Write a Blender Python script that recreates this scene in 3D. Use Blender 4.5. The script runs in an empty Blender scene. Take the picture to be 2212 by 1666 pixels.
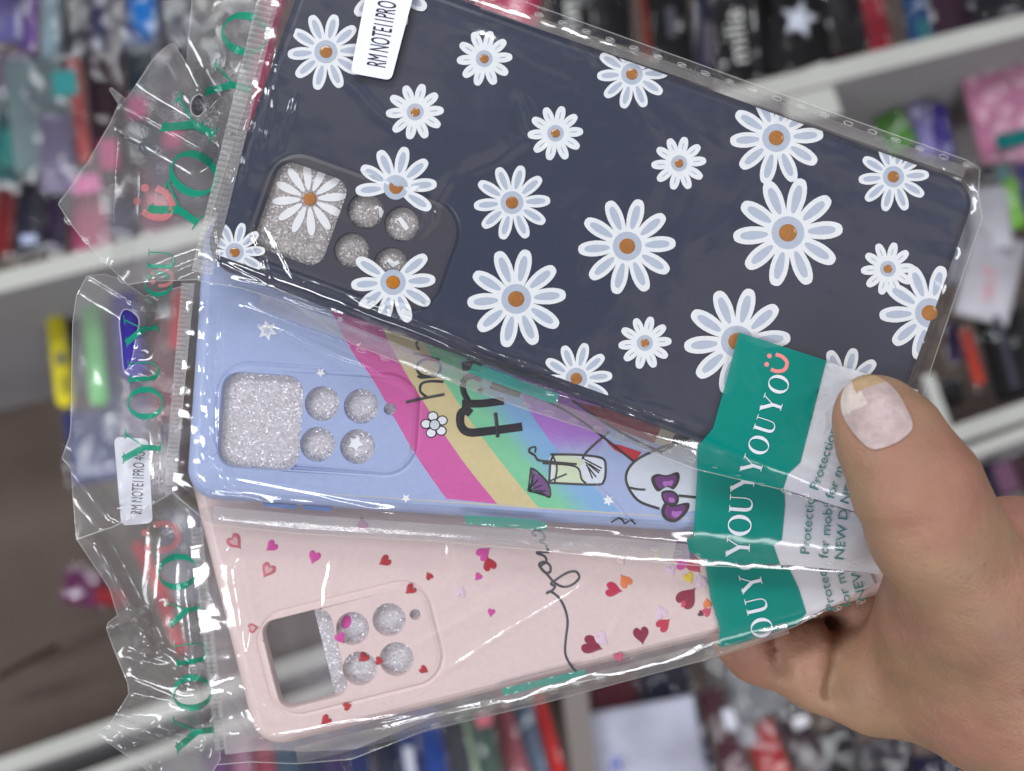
import bpy, math, random
import numpy as np
from mathutils import Vector, noise, geometry, Matrix

random.seed(7)
R = math.radians
scene = bpy.context.scene
COL = scene.collection
# ------------------------------------------------------------------ camera, world, lamps, exposure
H = 0.20                     # camera height above the middle phone case, metres (about 22 cm of width in frame)
cam_d = bpy.data.cameras.new('camera'); cam = bpy.data.objects.new('camera', cam_d); COL.objects.link(cam)
cam.location = (0, 0, H); cam_d.sensor_width = 36; cam_d.lens = 36 * H / 0.2212
cam_d.clip_start = 0.005; cam_d.clip_end = 50
cam_d.dof.use_dof = True; cam_d.dof.focus_distance = H - 0.004; cam_d.dof.aperture_fstop = 10.5
scene.camera = cam
scene.view_settings.view_transform = 'Standard'; scene.view_settings.look = 'None'
scene.view_settings.gamma = 1.0; scene.view_settings.exposure = -0.2
try: scene.view_settings.use_curve_mapping = False
except Exception: pass
cy = scene.cycles
cy.use_denoising = True; cy.max_bounces = 14; cy.transparent_max_bounces = 40; cy.diffuse_bounces = 3; cy.glossy_bounces = 4
cy.transmission_bounces = 6; cy.sample_clamp_indirect = 4.0; cy.caustics_reflective = False; cy.caustics_refractive = False
cy.blur_glossy = 0.3

def nodes_of(m):
    m.use_nodes = True; nt = m.node_tree; nt.nodes.clear(); return nt, nt.nodes, nt.links
w = bpy.data.worlds.new('World'); scene.world = w; nt, N, L = nodes_of(w)
wo = N.new('ShaderNodeOutputWorld'); bg = N.new('ShaderNodeBackground'); tc = N.new('ShaderNodeTexCoord')
nz = N.new('ShaderNodeTexNoise'); nz.inputs['Scale'].default_value = 2.6; nz.inputs['Detail'].default_value = 2.0
rp = N.new('ShaderNodeValToRGB'); e = rp.color_ramp.elements
e[0].position = .44; e[0].color = (.035, .045, .11, 1); e[1].position = .56; e[1].color = (.42, .35, .30, 1)
L.new(tc.outputs['Generated'], nz.inputs['Vector']); L.new(nz.outputs['Fac'], rp.inputs['Fac'])
L.new(rp.outputs['Color'], bg.inputs['Color']); bg.inputs['Strength'].default_value = .85; L.new(bg.outputs[0], wo.inputs['Surface'])

def area(name, loc, size, power, color=(.93, .96, 1)):
    d = bpy.data.lights.new(name, 'AREA'); d.shape = 'RECTANGLE'; d.size, d.size_y = size; d.energy = power; d.color = color
    o = bpy.data.objects.new(name, d); COL.objects.link(o); o.location = loc
    o.rotation_euler = (Vector((0, 0, -.2)) - Vector(loc)).to_track_quat('-Z', 'Y').to_euler(); return o
area('ceiling_lamp_long', (-.6, 1.9, 1.6), (2.4, .5), 68)
area('ceiling_lamp_side', (-2.0, -.5, 1.5), (.5, 1.6), 48)
area('ceiling_lamp_rear', (1.0, -2.1, 1.9), (2.2, .5), 50)
area('ceiling_lamp_right', (2.3, 1.0, 1.9), (.4, 1.6), 20)

# ------------------------------------------------------------------ helpers
S = 1e-4                                                 # one unit of the plan = 0.1 mm on the plane z = 0
def P(x, y, z=0.0):
    k = (H - z) / H
    return Vector(((x - 1106) * S * k, (833 - y) * S * k, z))
def lin(c):                                              # 0..255 colours to linear
    return tuple((v / 255 / 12.92 if v / 255 <= .04045 else ((v / 255 + .055) / 1.055) ** 2.4) for v in c)
def sm(t):
    t = max(0., min(1., t)); return t * t * (3 - 2 * t)

class MB:
    def __init__(s): s.v = []; s.f = []; s.c = []; s.m = []
    def add(s, vs, fs, col=(.5, .5, .5), mat=0):
        b = len(s.v); s.v.extend(vs)
        for i, f in enumerate(fs):
            s.f.append([b + k for k in f]); s.c.append(col[i] if isinstance(col, list) else col); s.m.append(mat)
    def poly(s, vs, col, mat=0): s.add(vs, [list(range(len(vs)))], col, mat)
    def build(s, name, mats, parent=None, smooth=False, recalc=False):
        me = bpy.data.meshes.new(name); off = parent_loc(parent)
        me.from_pydata([tuple(Vector(v) - off) for v in s.v], [], s.f)
        ca = me.color_attributes.new('Col', 'FLOAT_COLOR', 'CORNER'); arr = []
        for p in me.polygons:
            c = s.c[p.index]; arr.extend((c[0], c[1], c[2], 1.0) * p.loop_total)
        ca.data.foreach_set('color', arr)
        me.polygons.foreach_set('material_index', s.m)
        me.polygons.foreach_set('use_smooth', [smooth] * len(me.polygons))
        for m in (mats if isinstance(mats, (list, tuple)) else [mats]): me.materials.append(m)
        me.update()
        if recalc:
            import bmesh
            b = bmesh.new(); b.from_mesh(me); bmesh.ops.recalc_face_normals(b, faces=b.faces); b.to_mesh(me); b.free()
        o = bpy.data.objects.new(name, me); COL.objects.link(o); o.parent = parent
        return o
def parent_loc(p):
    v = Vector((0, 0, 0))
    while p is not None: v += p.location; p = p.parent
    return v
def thing(name, loc, label, cat, group=None):
    o = bpy.data.objects.new(name, None); COL.objects.link(o); o.location = loc; o.empty_display_size = .01
    o['label'] = label; o['category'] = cat
    if group: o['group'] = group
    return o
def tag(o, label=None, cat=None, group=None, kind=None):
    for k, v in (('label', label), ('category', cat), ('group', group), ('kind', kind)):
        if v: o[k] = v
    return o

# ------------------------------------------------------------------ materials
def principled(name, base=None, rough=.4, spec=.5, attr=False, metallic=0., sss=0., coat=0., bump=None, noisecol=None):
    m = bpy.data.materials.new(name); nt, N, L = nodes_of(m)
    out = N.new('ShaderNodeOutputMaterial'); b = N.new('ShaderNodeBsdfPrincipled'); L.new(b.outputs[0], out.inputs['Surface'])
    b.inputs['Roughness'].default_value = rough; b.inputs['Metallic'].default_value = metallic
    b.inputs['Specular IOR Level'].default_value = spec; b.inputs['Coat Weight'].default_value = coat
    tc = N.new('ShaderNodeTexCoord')
    src = None
    if attr:
        a = N.new('ShaderNodeAttribute'); a.attribute_name = 'Col'; src = a.outputs['Color']
    elif base is not None: b.inputs['Base Color'].default_value = (*base, 1)
    if noisecol:                                         # (scale, low multiplier, high multiplier)
        n = N.new('ShaderNodeTexNoise'); n.inputs['Scale'].default_value = noisecol[0]; n.inputs['Detail'].default_value = 4
        L.new(tc.outputs['Object'], n.inputs['Vector'])
        mr = N.new('ShaderNodeMapRange'); mr.inputs['From Min'].default_value = .3; mr.inputs['From Max'].default_value = .7
        mr.inputs['To Min'].default_value = noisecol[1]; mr.inputs['To Max'].default_value = noisecol[2]
        L.new(n.outputs['Fac'], mr.inputs['Value'])
        mx = N.new('ShaderNodeMix'); mx.data_type = 'RGBA'; mx.blend_type = 'MULTIPLY'; mx.inputs['Factor'].default_value = 1
        if src: L.new(src, mx.inputs['A'])
        else: mx.inputs['A'].default_value = (*base, 1)
        L.new(mr.outputs[0], mx.inputs['B']); src = mx.outputs['Result']
    if src: L.new(src, b.inputs['Base Color'])
    if sss:
        b.inputs['Subsurface Weight'].default_value = sss; b.inputs['Subsurface Radius'].default_value = (.9, .35, .2)
        b.inputs['Subsurface Scale'].default_value = .004
    if bump:                                             # list of (scale, distance)
        prev = None
        for sc, dist in bump:
            n = N.new('ShaderNodeTexNoise'); n.inputs['Scale'].default_value = sc; n.inputs['Detail'].default_value = 3
            L.new(tc.outputs['Object'], n.inputs['Vector'])
            bp = N.new('ShaderNodeBump'); bp.inputs['Strength'].default_value = 1; bp.inputs['Distance'].default_value = dist
            L.new(n.outputs['Fac'], bp.inputs['Height'])
            if prev: L.new(prev, bp.inputs['Normal'])
            prev = bp.outputs[0]
        L.new(prev, b.inputs['Normal'])
    return m

def film(name, haze=.05, tint=(.97, .97, .97), rough=.05, gloss=1.0, bump=((260, .00006),), col=(.85, .86, .9), attr=False, base=.07):
    """clear plastic: see-through, reflecting by Fresnel, with a little milky diffuse"""
    m = bpy.data.materials.new(name); nt, N, L = nodes_of(m)
    out = N.new('ShaderNodeOutputMaterial'); tr = N.new('ShaderNodeBsdfTransparent'); tr.inputs['Color'].default_value = (*tint, 1)
    df = N.new('ShaderNodeBsdfDiffuse'); df.inputs['Color'].default_value = (*col, 1)
    if attr:
        a = N.new('ShaderNodeAttribute'); a.attribute_name = 'Col'; L.new(a.outputs['Color'], df.inputs['Color'])
    gl = N.new('ShaderNodeBsdfGlossy'); gl.inputs['Roughness'].default_value = rough; gl.inputs['Color'].default_value = (gloss, gloss, gloss, 1)
    m1 = N.new('ShaderNodeMixShader'); m1.inputs['Fac'].default_value = haze
    L.new(tr.outputs[0], m1.inputs[1]); L.new(df.outputs[0], m1.inputs[2])
    fr = N.new('ShaderNodeLayerWeight'); fr.inputs['Blend'].default_value = .5
    pw = N.new('ShaderNodeMath'); pw.operation = 'POWER'; pw.inputs[1].default_value = 4.0; L.new(fr.outputs['Facing'], pw.inputs[0])
    ma = N.new('ShaderNodeMath'); ma.operation = 'MULTIPLY_ADD'; ma.inputs[1].default_value = .9; ma.inputs[2].default_value = base; L.new(pw.outputs[0], ma.inputs[0])
    m2 = N.new('ShaderNodeMixShader'); L.new(ma.outputs[0], m2.inputs['Fac']); L.new(m1.outputs[0], m2.inputs[1]); L.new(gl.outputs[0], m2.inputs[2])
    L.new(m2.outputs[0], out.inputs['Surface'])
    if bump:
        tc = N.new('ShaderNodeTexCoord'); prev = None
        for sc, dist in bump:
            n = N.new('ShaderNodeTexNoise'); n.inputs['Scale'].default_value = sc; n.inputs['Detail'].default_value = 3
            n.inputs['Distortion'].default_value = .6
            L.new(tc.outputs['Object'], n.inputs['Vector'])
            bp = N.new('ShaderNodeBump'); bp.inputs['Strength'].default_value = 1; bp.inputs['Distance'].default_value = dist
            L.new(n.outputs['Fac'], bp.inputs['Height'])
            if prev: L.new(prev, bp.inputs['Normal'])
            prev = bp.outputs[0]
        L.new(prev, gl.inputs['Normal']); L.new(prev, fr.inputs['Normal'])
    return m

M_PRINT = principled('printed_plastic', attr=True, rough=.42, spec=.4, noisecol=(900, .97, 1.03), bump=[(5000, .00001)])
M_DOME = principled('resin_dot', attr=True, rough=.15, spec=.6, noisecol=(1500, .85, 1.1))
M_PAPER = principled('sticker_paper', attr=True, rough=.6, spec=.3)
M_FILM = film('clear_film', haze=.022, rough=.12, bump=((45, .0005), (300, .00002)), base=.09)
M_FLAP = film('flap_film', haze=.12, base=.065, rough=.17, bump=((40, .0004), (200, .00003)), col=(.80, .80, .80), tint=(.93, .93, .93))
M_FEDGE = film('lit_film_edge', haze=.30, bump=((600, .0001),), col=(.85, .86, .82), rough=.12)  # whitish haze paints in the light that film edges catch
M_SEAL = film('heat_seal', haze=.30, bump=((900, .0001),), col=(.80, .79, .78), rough=.12)
M_SMILE = film('faint_coral_ink', haze=.42, bump=None, attr=True)
M_RIM = film('folded_teal_ink', haze=.62, bump=((120, .0003),), attr=True)
M_CLOUD = film('cloudy_film', haze=.40, bump=((60, .0004),), col=(.74, .70, .73))
M_GUS = film('gusset_film', haze=.20, bump=((120, .0003), (500, .00006)), col=(.52, .50, .47), rough=.10, base=.10)
M_GUSP = film('pale_gusset_film', haze=.30, bump=((120, .0003), (500, .00006)), col=(.66, .66, .68), rough=.10, base=.10)
M_INK = film('teal_ink_on_film', haze=.90, base=.04, bump=((45, .0005), (300, .00002)), attr=True, rough=.16)
M_WHITEINK = film('white_ink_on_film', haze=.64, base=.04, bump=((45, .0005), (300, .00002)), attr=True, rough=.16)

def glitter_mat(nm, lo, hi):
    m = bpy.data.materials.new(nm); nt, N, L = nodes_of(m)
    out = N.new('ShaderNodeOutputMaterial'); b = N.new('ShaderNodeBsdfPrincipled'); L.new(b.outputs[0], out.inputs['Surface'])
    b.inputs['Roughness'].default_value = .32; b.inputs['Metallic'].default_value = .2
    tc = N.new('ShaderNodeTexCoord'); v = N.new('ShaderNodeTexVoronoi'); v.inputs['Scale'].default_value = 3000
    L.new(tc.outputs['Object'], v.inputs['Vector'])
    ge = N.new('ShaderNodeNewGeometry')
    s1 = N.new('ShaderNodeVectorMath'); s1.operation = 'SUBTRACT'; s1.inputs[1].default_value = (.5, .5, .5); L.new(v.outputs['Color'], s1.inputs[0])
    s2 = N.new('ShaderNodeVectorMath'); s2.operation = 'SCALE'; s2.inputs['Scale'].default_value = .55; L.new(s1.outputs[0], s2.inputs[0])
    s3 = N.new('ShaderNodeVectorMath'); s3.operation = 'ADD'; L.new(s2.outputs[0], s3.inputs[0]); L.new(ge.outputs['Normal'], s3.inputs[1])
    s4 = N.new('ShaderNodeVectorMath'); s4.operation = 'NORMALIZE'; L.new(s3.outputs[0], s4.inputs[0]); L.new(s4.outputs[0], b.inputs['Normal'])
    rp = N.new('ShaderNodeValToRGB'); e = rp.color_ramp.elements; e[0].color = (*lo, 1); e[1].color = (*hi, 1); e[0].position = .1
    e[1].position = .95; L.new(v.outputs['Color'], rp.inputs['Fac']); L.new(rp.outputs['Color'], b.inputs['Base Color'])
    return m
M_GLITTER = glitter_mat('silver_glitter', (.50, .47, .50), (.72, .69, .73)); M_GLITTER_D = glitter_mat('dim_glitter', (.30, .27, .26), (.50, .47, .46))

# ------------------------------------------------------------------ 2-D drawing in the plan
def ell(cx, cy, rx, ry, n=24, rot=0.):
    c, s = math.cos(rot), math.sin(rot)
    return [(cx + rx * math.cos(t) * c - ry * math.sin(t) * s, cy + rx * math.cos(t) * s + ry * math.sin(t) * c) for t in (2 * math.pi * i / n for i in range(n))]
def inside(p, poly):
    x, y = p; r = False; j = len(poly) - 1
    for i in range(len(poly)):
        xi, yi = poly[i]; xj, yj = poly[j]
        if (yi > y) != (yj > y) and x < (xj - xi) * (y - yi) / (yj - yi) + xi: r = not r
        j = i
    return r
def clip(poly, a, b, c):                                 # keep a*x+b*y <= c
    out = []
    for i in range(len(poly)):
        p, q = poly[i - 1], poly[i]; dp = a * p[0] + b * p[1] - c; dq = a * q[0] + b * q[1] - c
        if (dp <= 0) != (dq <= 0):
            t = dp / (dp - dq); out.append((p[0] + (q[0] - p[0]) * t, p[1] + (q[1] - p[1]) * t))
        if dq <= 0: out.append(q)
    return out
def spline(pts, n=6, closed=False):
    out = []; k = len(pts)
    if k < 3 and not closed: return list(pts)
    for i in range(k if closed else k - 1):
        if closed: p0, p1, p2, p3 = (pts[(i + j) % k] for j in (-1, 0, 1, 2))
        else: p0, p1, p2, p3 = pts[max(i - 1, 0)], pts[i], pts[i + 1], pts[min(i + 2, k - 1)]
        for s_ in range(n):
            t = s_ / n
            out.append(tuple(.5 * ((2 * p1[d]) + (-p0[d] + p2[d]) * t + (2 * p0[d] - 5 * p1[d] + 4 * p2[d] - p3[d]) * t * t + (-p0[d] + 3 * p1[d] - 3 * p2[d] + p3[d]) * t ** 3) for d in range(len(p1))))
    if not closed: out.append(pts[-1])
    return out
def resample(pts, step):
    out = [pts[0]]
    for a, b in zip(pts, pts[1:]):
        n = max(1, int(math.hypot(b[0] - a[0], b[1] - a[1]) / step))
        for i in range(1, n + 1): out.append(tuple(a[d] + (b[d] - a[d]) * i / n for d in range(len(a))))
    return out
def stroke(mb, pts, width, col, zf, mat=0, closed=False, lift=0., arch=0., step=None):
    """ribbon along pts; width a number or given as third coordinate; zf(x,y) gives the height it lies on; arch swells the middle"""
    if step: pts = resample(pts + [pts[0]] if closed else pts, step); pts = pts[:-1] if closed else pts
    n = len(pts); vs = []; fs = []
    for i in range(n):
        a = pts[i - 1] if (i or closed) else pts[0]; b = pts[(i + 1) % n] if (i < n - 1 or closed) else pts[-1]
        dx, dy = b[0] - a[0], b[1] - a[1]; l = math.hypot(dx, dy) or 1; nx, ny = -dy / l, dx / l
        wd = (pts[i][2] if len(pts[i]) > 2 else width) / 2; x, y = pts[i][:2]
        for k, hh in ((-1, 0), (0, arch), (1, 0)):
            X, Y = x + nx * wd * k, y + ny * wd * k; vs.append(P(X, Y, zf(X, Y) + lift + (hh * (.45 + 1.1 * noise.noise(Vector((X * .013, Y * .013, 2.2)))) if hh > .0004 else hh)))
    for i in range(n if closed else n - 1):
        j = (i + 1) % n
        for k in (0, 1): fs.append([3 * i + k, 3 * j + k, 3 * j + k + 1, 3 * i + k + 1])
    mb.add(vs, fs, col, mat)
def fillp(mb, poly, col, zf, lift=0., mat=0, dome=0.):
    """filled outline as a fan round its centre of mass (good for convex and star-like shapes)"""
    if len(poly) < 3: return
    cx = sum(p[0] for p in poly) / len(poly); cy_ = sum(p[1] for p in poly) / len(poly); n = len(poly)
    vs = [P(x, y, zf(x, y) + lift) for x, y in poly] + [P(cx, cy_, zf(cx, cy_) + lift + dome)]
    if dome:
        vs = []
        for q, hh in ((1, 0), (.93, .45), (.7, .8), (.35, .97)):
            for x, y in poly: vs.append(P(cx + (x - cx) * q, cy_ + (y - cy_) * q, zf(x, y) + lift + dome * hh))
        vs.append(P(cx, cy_, zf(cx, cy_) + lift + dome)); fs = []
        for r_ in range(3):
            for i in range(n): fs.append([r_ * n + i, r_ * n + (i + 1) % n, (r_ + 1) * n + (i + 1) % n, (r_ + 1) * n + i])
        for i in range(n): fs.append([3 * n + i, 3 * n + (i + 1) % n, 4 * n])
        mb.add(vs, fs, col, mat); return
    mb.add(vs, [[i, (i + 1) % n, n] for i in range(n)], col, mat)
def tess(polys, step, holes=(), ang=0., extra=()):
    """fine triangles filling an outline, so that it can follow a creased film; returns points, triangles"""
    outer = resample(polys + [polys[0]], step)[:-1]; pts = list(outer); ed = [(i, (i + 1) % len(outer)) for i in range(len(outer))]
    for h in holes:
        b = len(pts); pts += h; ed += [(b + i, b + (i + 1) % len(h)) for i in range(len(h))]
    xs = [p[0] for p in outer]; ys = [p[1] for p in outer]; cx, cy_ = sum(xs) / len(xs), sum(ys) / len(ys)
    rad = max(math.hypot(x - cx, y - cy_) for x, y in outer); c, s = math.cos(ang), math.sin(ang); k = int(rad / step) + 1
    for i in range(-k, k + 1):
        for j in range(-k, k + 1):
            a, b = (i + (j % 2) * .5) * step, j * step * .87; q = (cx + a * c - b * s, cy_ + a * s + b * c)
            if inside(q, outer) and not any(inside(q, h) for h in holes): pts.append(q)
    pts += [q for q in extra if inside(q, outer)]
    V, E, F, _, _, _ = geometry.delaunay_2d_cdt([Vector(p) for p in pts], ed, [], 0, 1e-4)
    V = [(v.x, v.y) for v in V]; out = []
    for f in F:
        c_ = (sum(V[i][0] for i in f) / 3, sum(V[i][1] for i in f) / 3)
        if inside(c_, outer) and not any(inside(c_, h) for h in holes): out.append(list(f))
    return V, out
def drape(mb, poly, step, col, zf, lift=0., mat=0, holes=(), ang=0., extra=()):
    V, F = tess(poly, step, holes, ang, extra)
    def up(f):
        (ax, ay), (bx, by), (cx, cy_) = (V[i] for i in f)
        return f if (bx - ax) * (cy_ - ay) - (by - ay) * (cx - ax) < 0 else f[::-1]
    mb.add([P(x, y, zf(x, y) + lift) for x, y in V], [up(f) for f in F], col, mat)

# glyphs of a high-contrast roman alphabet, drawn as swelling strokes in a unit box (x right, y up)
def serif_glyph(ch):
    if ch == 'Y': return [([(.10, 1, .17), (.50, .46, .17)], 0), ([(.88, 1, .045), (.52, .46, .045)], 0), ([(.5, .5, .15), (.5, 0, .15)], 0),
                          ([(-.04, .985, .035), (.30, .985, .035)], 0), ([(.72, .985, .035), (1.02, .985, .035)], 0), ([(.30, .015, .035), (.70, .015, .035)], 0)]
    if ch == 'U': return [(spline([(.2, 1, .15), (.2, .35, .15), (.26, .12, .13), (.45, .03, .07), (.66, .08, .045), (.78, .3, .045), (.78, 1, .045)], 5), 0),
                          ([(.04, .985, .035), (.38, .985, .035)], 0), ([(.64, .985, .035), (.94, .985, .035)], 0)]
    if ch == 'G': return [([(.5 + .43 * math.cos(t), .5 + .49 * math.sin(t), .04 + .13 * abs(math.cos(t)) ** 1.6) for t in (R(40 + 10 * i) for i in range(28))], 0),
                          ([(.83, .42, .13), (.83, .12, .13)], 0), ([(.62, .43, .035), (.98, .43, .035)], 0)]
    return [([(.5 + .43 * math.cos(t), .5 + .49 * math.sin(t), .04 + .13 * abs(math.cos(t)) ** 1.6) for t in (2 * math.pi * i / 30 for i in range(30))], 1)]
def word(mb, text, org, ang, hgt, adv, col, zf, lift, mat=0, wid=.9, positions=None):
    """org: lower left of the first letter in the plan; ang: reading direction counter-clockwise; letters run along it"""
    for i, ch in enumerate(text):
        o, a_, h_ = positions[i] if positions else ((org[0] + math.cos(R(ang)) * adv * i, org[1] - math.sin(R(ang)) * adv * i), ang, hgt)
        rx, ry = math.cos(R(a_)), -math.sin(R(a_)); ux, uy = -math.sin(R(a_)), -math.cos(R(a_))
        if ch == 'S': continue
        for pts, closed in serif_glyph(ch):
            q = [(o[0] + rx * x * h_ * wid + ux * y * h_, o[1] + ry * x * h_ * wid + uy * y * h_, max(w_ * h_, 1.6)) for x, y, w_ in pts]
            stroke(mb, q, 1, col, zf, mat, closed=bool(closed), lift=lift, step=None if closed else 8)
def smile(mb, c, ang, s, col, zf, lift, mat=0):
    """a rounded u with two dots: the smiling letter at the end of the word"""
    rx, ry = math.cos(R(ang)), -math.sin(R(ang)); ux, uy = -math.sin(R(ang)), -math.cos(R(ang))
    T = lambda x, y: (c[0] + rx * x * s + ux * y * s, c[1] + ry * x * s + uy * y * s)
    stroke(mb, [T(*p) for p in spline([(-.42, .25), (-.42, -.1), (-.25, -.42), (.0, -.5), (.25, -.42), (.42, -.1), (.42, .25)], 4)], .2 * s, col, zf, mat, lift=lift)
    for x in (-.24, .24): fillp(mb, ell(*T(x, .55), .13 * s, .13 * s, 14), col, zf, lift, mat)
_fc = {}
def text_tris(txt):
    if txt not in _fc:
        cu = bpy.data.curves.new('t', 'FONT'); cu.body = txt; cu.resolution_u = 3; ob = bpy.data.objects.new('t', cu); COL.objects.link(ob)
        dg = bpy.context.evaluated_depsgraph_get(); me = bpy.data.meshes.new_from_object(ob.evaluated_get(dg))
        me.calc_loop_triangles()
        _fc[txt] = ([tuple(v.co[:2]) for v in me.vertices], [list(t.vertices) for t in me.loop_triangles])
        bpy.data.objects.remove(ob); bpy.data.curves.remove(cu); bpy.data.meshes.remove(me)
    return _fc[txt]
def text(mb, txt, org, ang, hgt, col, zf, lift, mat=0, xs=1.0, bend=0.):
    V, F = text_tris(txt); q = []
    for x, y in V:
        a_ = R(ang) + bend * x; X = x * hgt * xs; Y = y * hgt
        px = org[0] + math.cos(R(ang)) * X - math.sin(R(ang)) * (Y + bend * X * X); py = org[1] - math.sin(R(ang)) * X - math.cos(R(ang)) * (Y + bend * X * X)
        q.append(P(px, py, zf(px, py) + lift))
    mb.add(q, F, col, mat)

# ------------------------------------------------------------------ the three phone cases, each in its own turned frame
class Frame:
    def __init__(s, deg, u0, u1, v0, v1, ztop):
        s.c, s.s = math.cos(R(deg)), math.sin(R(deg)); s.u0, s.u1, s.v0, s.v1, s.z = u0, u1, v0, v1, ztop; s.deg = deg
    def xy(s, u, v): return (s.c * u - s.s * v, s.s * u + s.c * v)
    def uv(s, x, y): return (s.c * x + s.s * y, -s.s * x + s.c * y)
    def rrect(s, u0, u1, v0, v1, r, n=8):
        out = []
        for cu, cv, a0 in ((u1 - r, v0 + r, -90), (u1 - r, v1 - r, 0), (u0 + r, v1 - r, 90), (u0 + r, v0 + r, 180)):
            for i in range(n + 1):
                t = R(a0 + 90 * i / n); out.append(s.xy(cu + r * math.cos(t), cv + r * math.sin(t)))
        return out
FA = Frame(19.8, 585, 2142, -352, 386, .0085)
FB = Frame(3.85, 460, 1960, 420, 1052, -.0008)
FC = Frame(-14, 137, 1600, 1020, 1718, -.0100)
def in_rect_dist(F, x, y):
    u, v = F.uv(x, y); r = 75
    du = max(F.u0 + r - u, u - F.u1 + r, 0); dv = max(F.v0 + r - v, v - F.v1 + r, 0)
    m_ = max(F.u0 - u, u - F.u1, F.v0 - v, v - F.v1)
    if du > 0 and dv > 0: return math.hypot(du, dv) - r
    return m_

def case_body(root, F, base, module, holes, bandf=None, lines=(), thick=.008, part='back_shell', depth=.0016):
    """moulded shell: flat printed back, rounded shoulders and side walls, a stepped camera surround and real openings"""
    mb = MB(); z = F.z; r0 = 70; rings = []
    for inset, dz in ((34, 0), (26, .0002), (17, .0008), (9, .0018), (3, .0031), (0, .0046), (0, thick), (14, thick)):
        rings.append(([F.rrect(F.u0 + inset, F.u1 - inset, F.v0 + inset, F.v1 - inset, r0 - inset, 10)][0], z - dz))
    n = len(rings[0][0]); vs = []
    for loop, zz in rings:
        for x, y in loop:
            p = P(x, y, z); vs.append((p.x, p.y, zz))
    fs = [[k * n + i, k * n + (i + 1) % n, (k + 1) * n + (i + 1) % n, (k + 1) * n + i] for k in range(len(rings) - 1) for i in range(n)]
    sidecol = base
    mb.add(vs, fs, sidecol, 0)
    outer = rings[0][0]; mo = [F.rrect(module[0] - g, module[1] + g, module[2] - g, module[3] + g, module[4] + g, 10) for g in (5, 0, -6, -14)]
    mz = (0, -.0003, .0002, .0004)
    pts = list(outer); zs = [0.] * len(outer); ed = [(i, (i + 1) % len(outer)) for i in range(len(outer))]
    def loop(l, zz):
        b = len(pts); pts.extend(l); zs.extend([zz] * len(l)); ed.extend([(b + i, b + (i + 1) % len(l)) for i in range(len(l))])
    for l, zz in zip(mo, mz): loop(l, zz)
    inner_mod = mo[-1]
    for h in holes: loop(h, .0004)
    for l in lines:
        l = [p for p in resample(l, 10)]; b = len(pts); k = 0
        for i, p in enumerate(l): pts.append(p); zs.append(None)
        ed.extend([(b + i, b + i + 1) for i in range(len(l) - 1)])
    V, E, T, oi, _, _ = geometry.delaunay_2d_cdt([Vector(p) for p in pts], ed, [], 0, 1e-3)
    vz = []
    for i, v in enumerate(V):
        zz = [zs[k] for k in oi[i] if k < len(zs) and zs[k] is not None] if oi[i] else []
        if zz: vz.append(zz[0])
        else:
            q = (v.x, v.y); vz.append(.0004 if inside(q, inner_mod) else 0.)
    vs = []
    for v, zz in zip(V, vz):
        p = P(v.x, v.y, z); vs.append((p.x, p.y, z + zz))
    fs, cs = [], []
    for t in T:
        c_ = (sum(V[i].x for i in t) / 3, sum(V[i].y for i in t) / 3)
        if not inside(c_, outer) or any(inside(c_, h) for h in holes): continue
        (ax, ay), (bx, by), (cx, cy_) = (V[i] for i in t)
        fs.append(list(t) if (bx - ax) * (cy_ - ay) - (by - ay) * (cx - ax) < 0 else list(t)[::-1])
        cs.append((bandf(*c_) if bandf else None) or base)
    mb.add(vs, fs, cs, 0)
    for h in holes:                                      # walls of the openings, with a small rounded lip
        k = len(h); cx = sum(p[0] for p in h) / k; cy_ = sum(p[1] for p in h) / k; ws = []
        for q, dz in ((1, .0004), (.985, .00015), (.975, -.0004), (.975, -depth)):
            for x, y in h:
                p = P(cx + (x - cx) * q, cy_ + (y - cy_) * q, z); ws.append((p.x, p.y, z + dz))
        mb.add(ws, [[r_ * k + i, (r_ + 1) * k + i, (r_ + 1) * k + (i + 1) % k, r_ * k + (i + 1) % k] for r_ in range(3) for i in range(k)], tuple(c * .9 for c in base), 0)
    return mb, mo

NAVY = lin((40, 47, 68)); WHITE = (.80, .82, .84); GREYB = lin((178, 188, 204)); ORANGE = (.40, .15, .02)
MODA_IN = FA.rrect(674, 1102, 91, 334, 72, 8)
# ---- daisy case
rootA = thing('phone_case', P(1290, 470, FA.z - .008), 'dark navy phone case printed with white daisies, topmost of the three held', 'phone case', 'packed phone cases held in the hand')
holesA = [F_ for F_ in [FA.rrect(684, 848, 112, 316, 34, 6), ell(790, 456, 40, 40, 28), ell(869, 484, 39, 39, 28), ell(760, 541, 39, 39, 28), ell(845, 572, 38, 38, 28)]]
mb, _ = case_body(rootA, FA, NAVY, (668, 1108, 85, 340, 78), holesA, bandf=lambda x, y: lin((60, 58, 68)) if inside((x, y), MODA_IN) else None, depth=.0012)
zA = lambda x, y: FA.z
modA = FA.rrect(668, 1108, 85, 340, 78, 8)
def zAm(x, y): return FA.z + (.00044 if inside((x, y), modA) else 0.)
daisies = [(704, 112, 84, 1), (1046, 127, 61, 0), (1365, 160, 78, 1), (897, 242, 62, 0), (1200, 288, 60, 0), (1677, 298, 102, 1), (1467, 353, 59, 0),
           (1930, 382, 77, 1), (1106, 438, 83, 1), (855, 405, 89, 1), (1355, 532, 105, 1), (1702, 503, 119, 1), (507, 545, 66, 1),
           (849, 610, 92, 1), (1115, 646, 108, 1), (1918, 581, 58, 0), (2008, 676, 106, 1), (1393, 741, 58, 0), (1245, 818, 78, 1), (1592, 738, 116, 1),
           (1824, 838, 88, 1), (1756, 972, 82, 1), (840, -32, 96, 1)]
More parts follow.
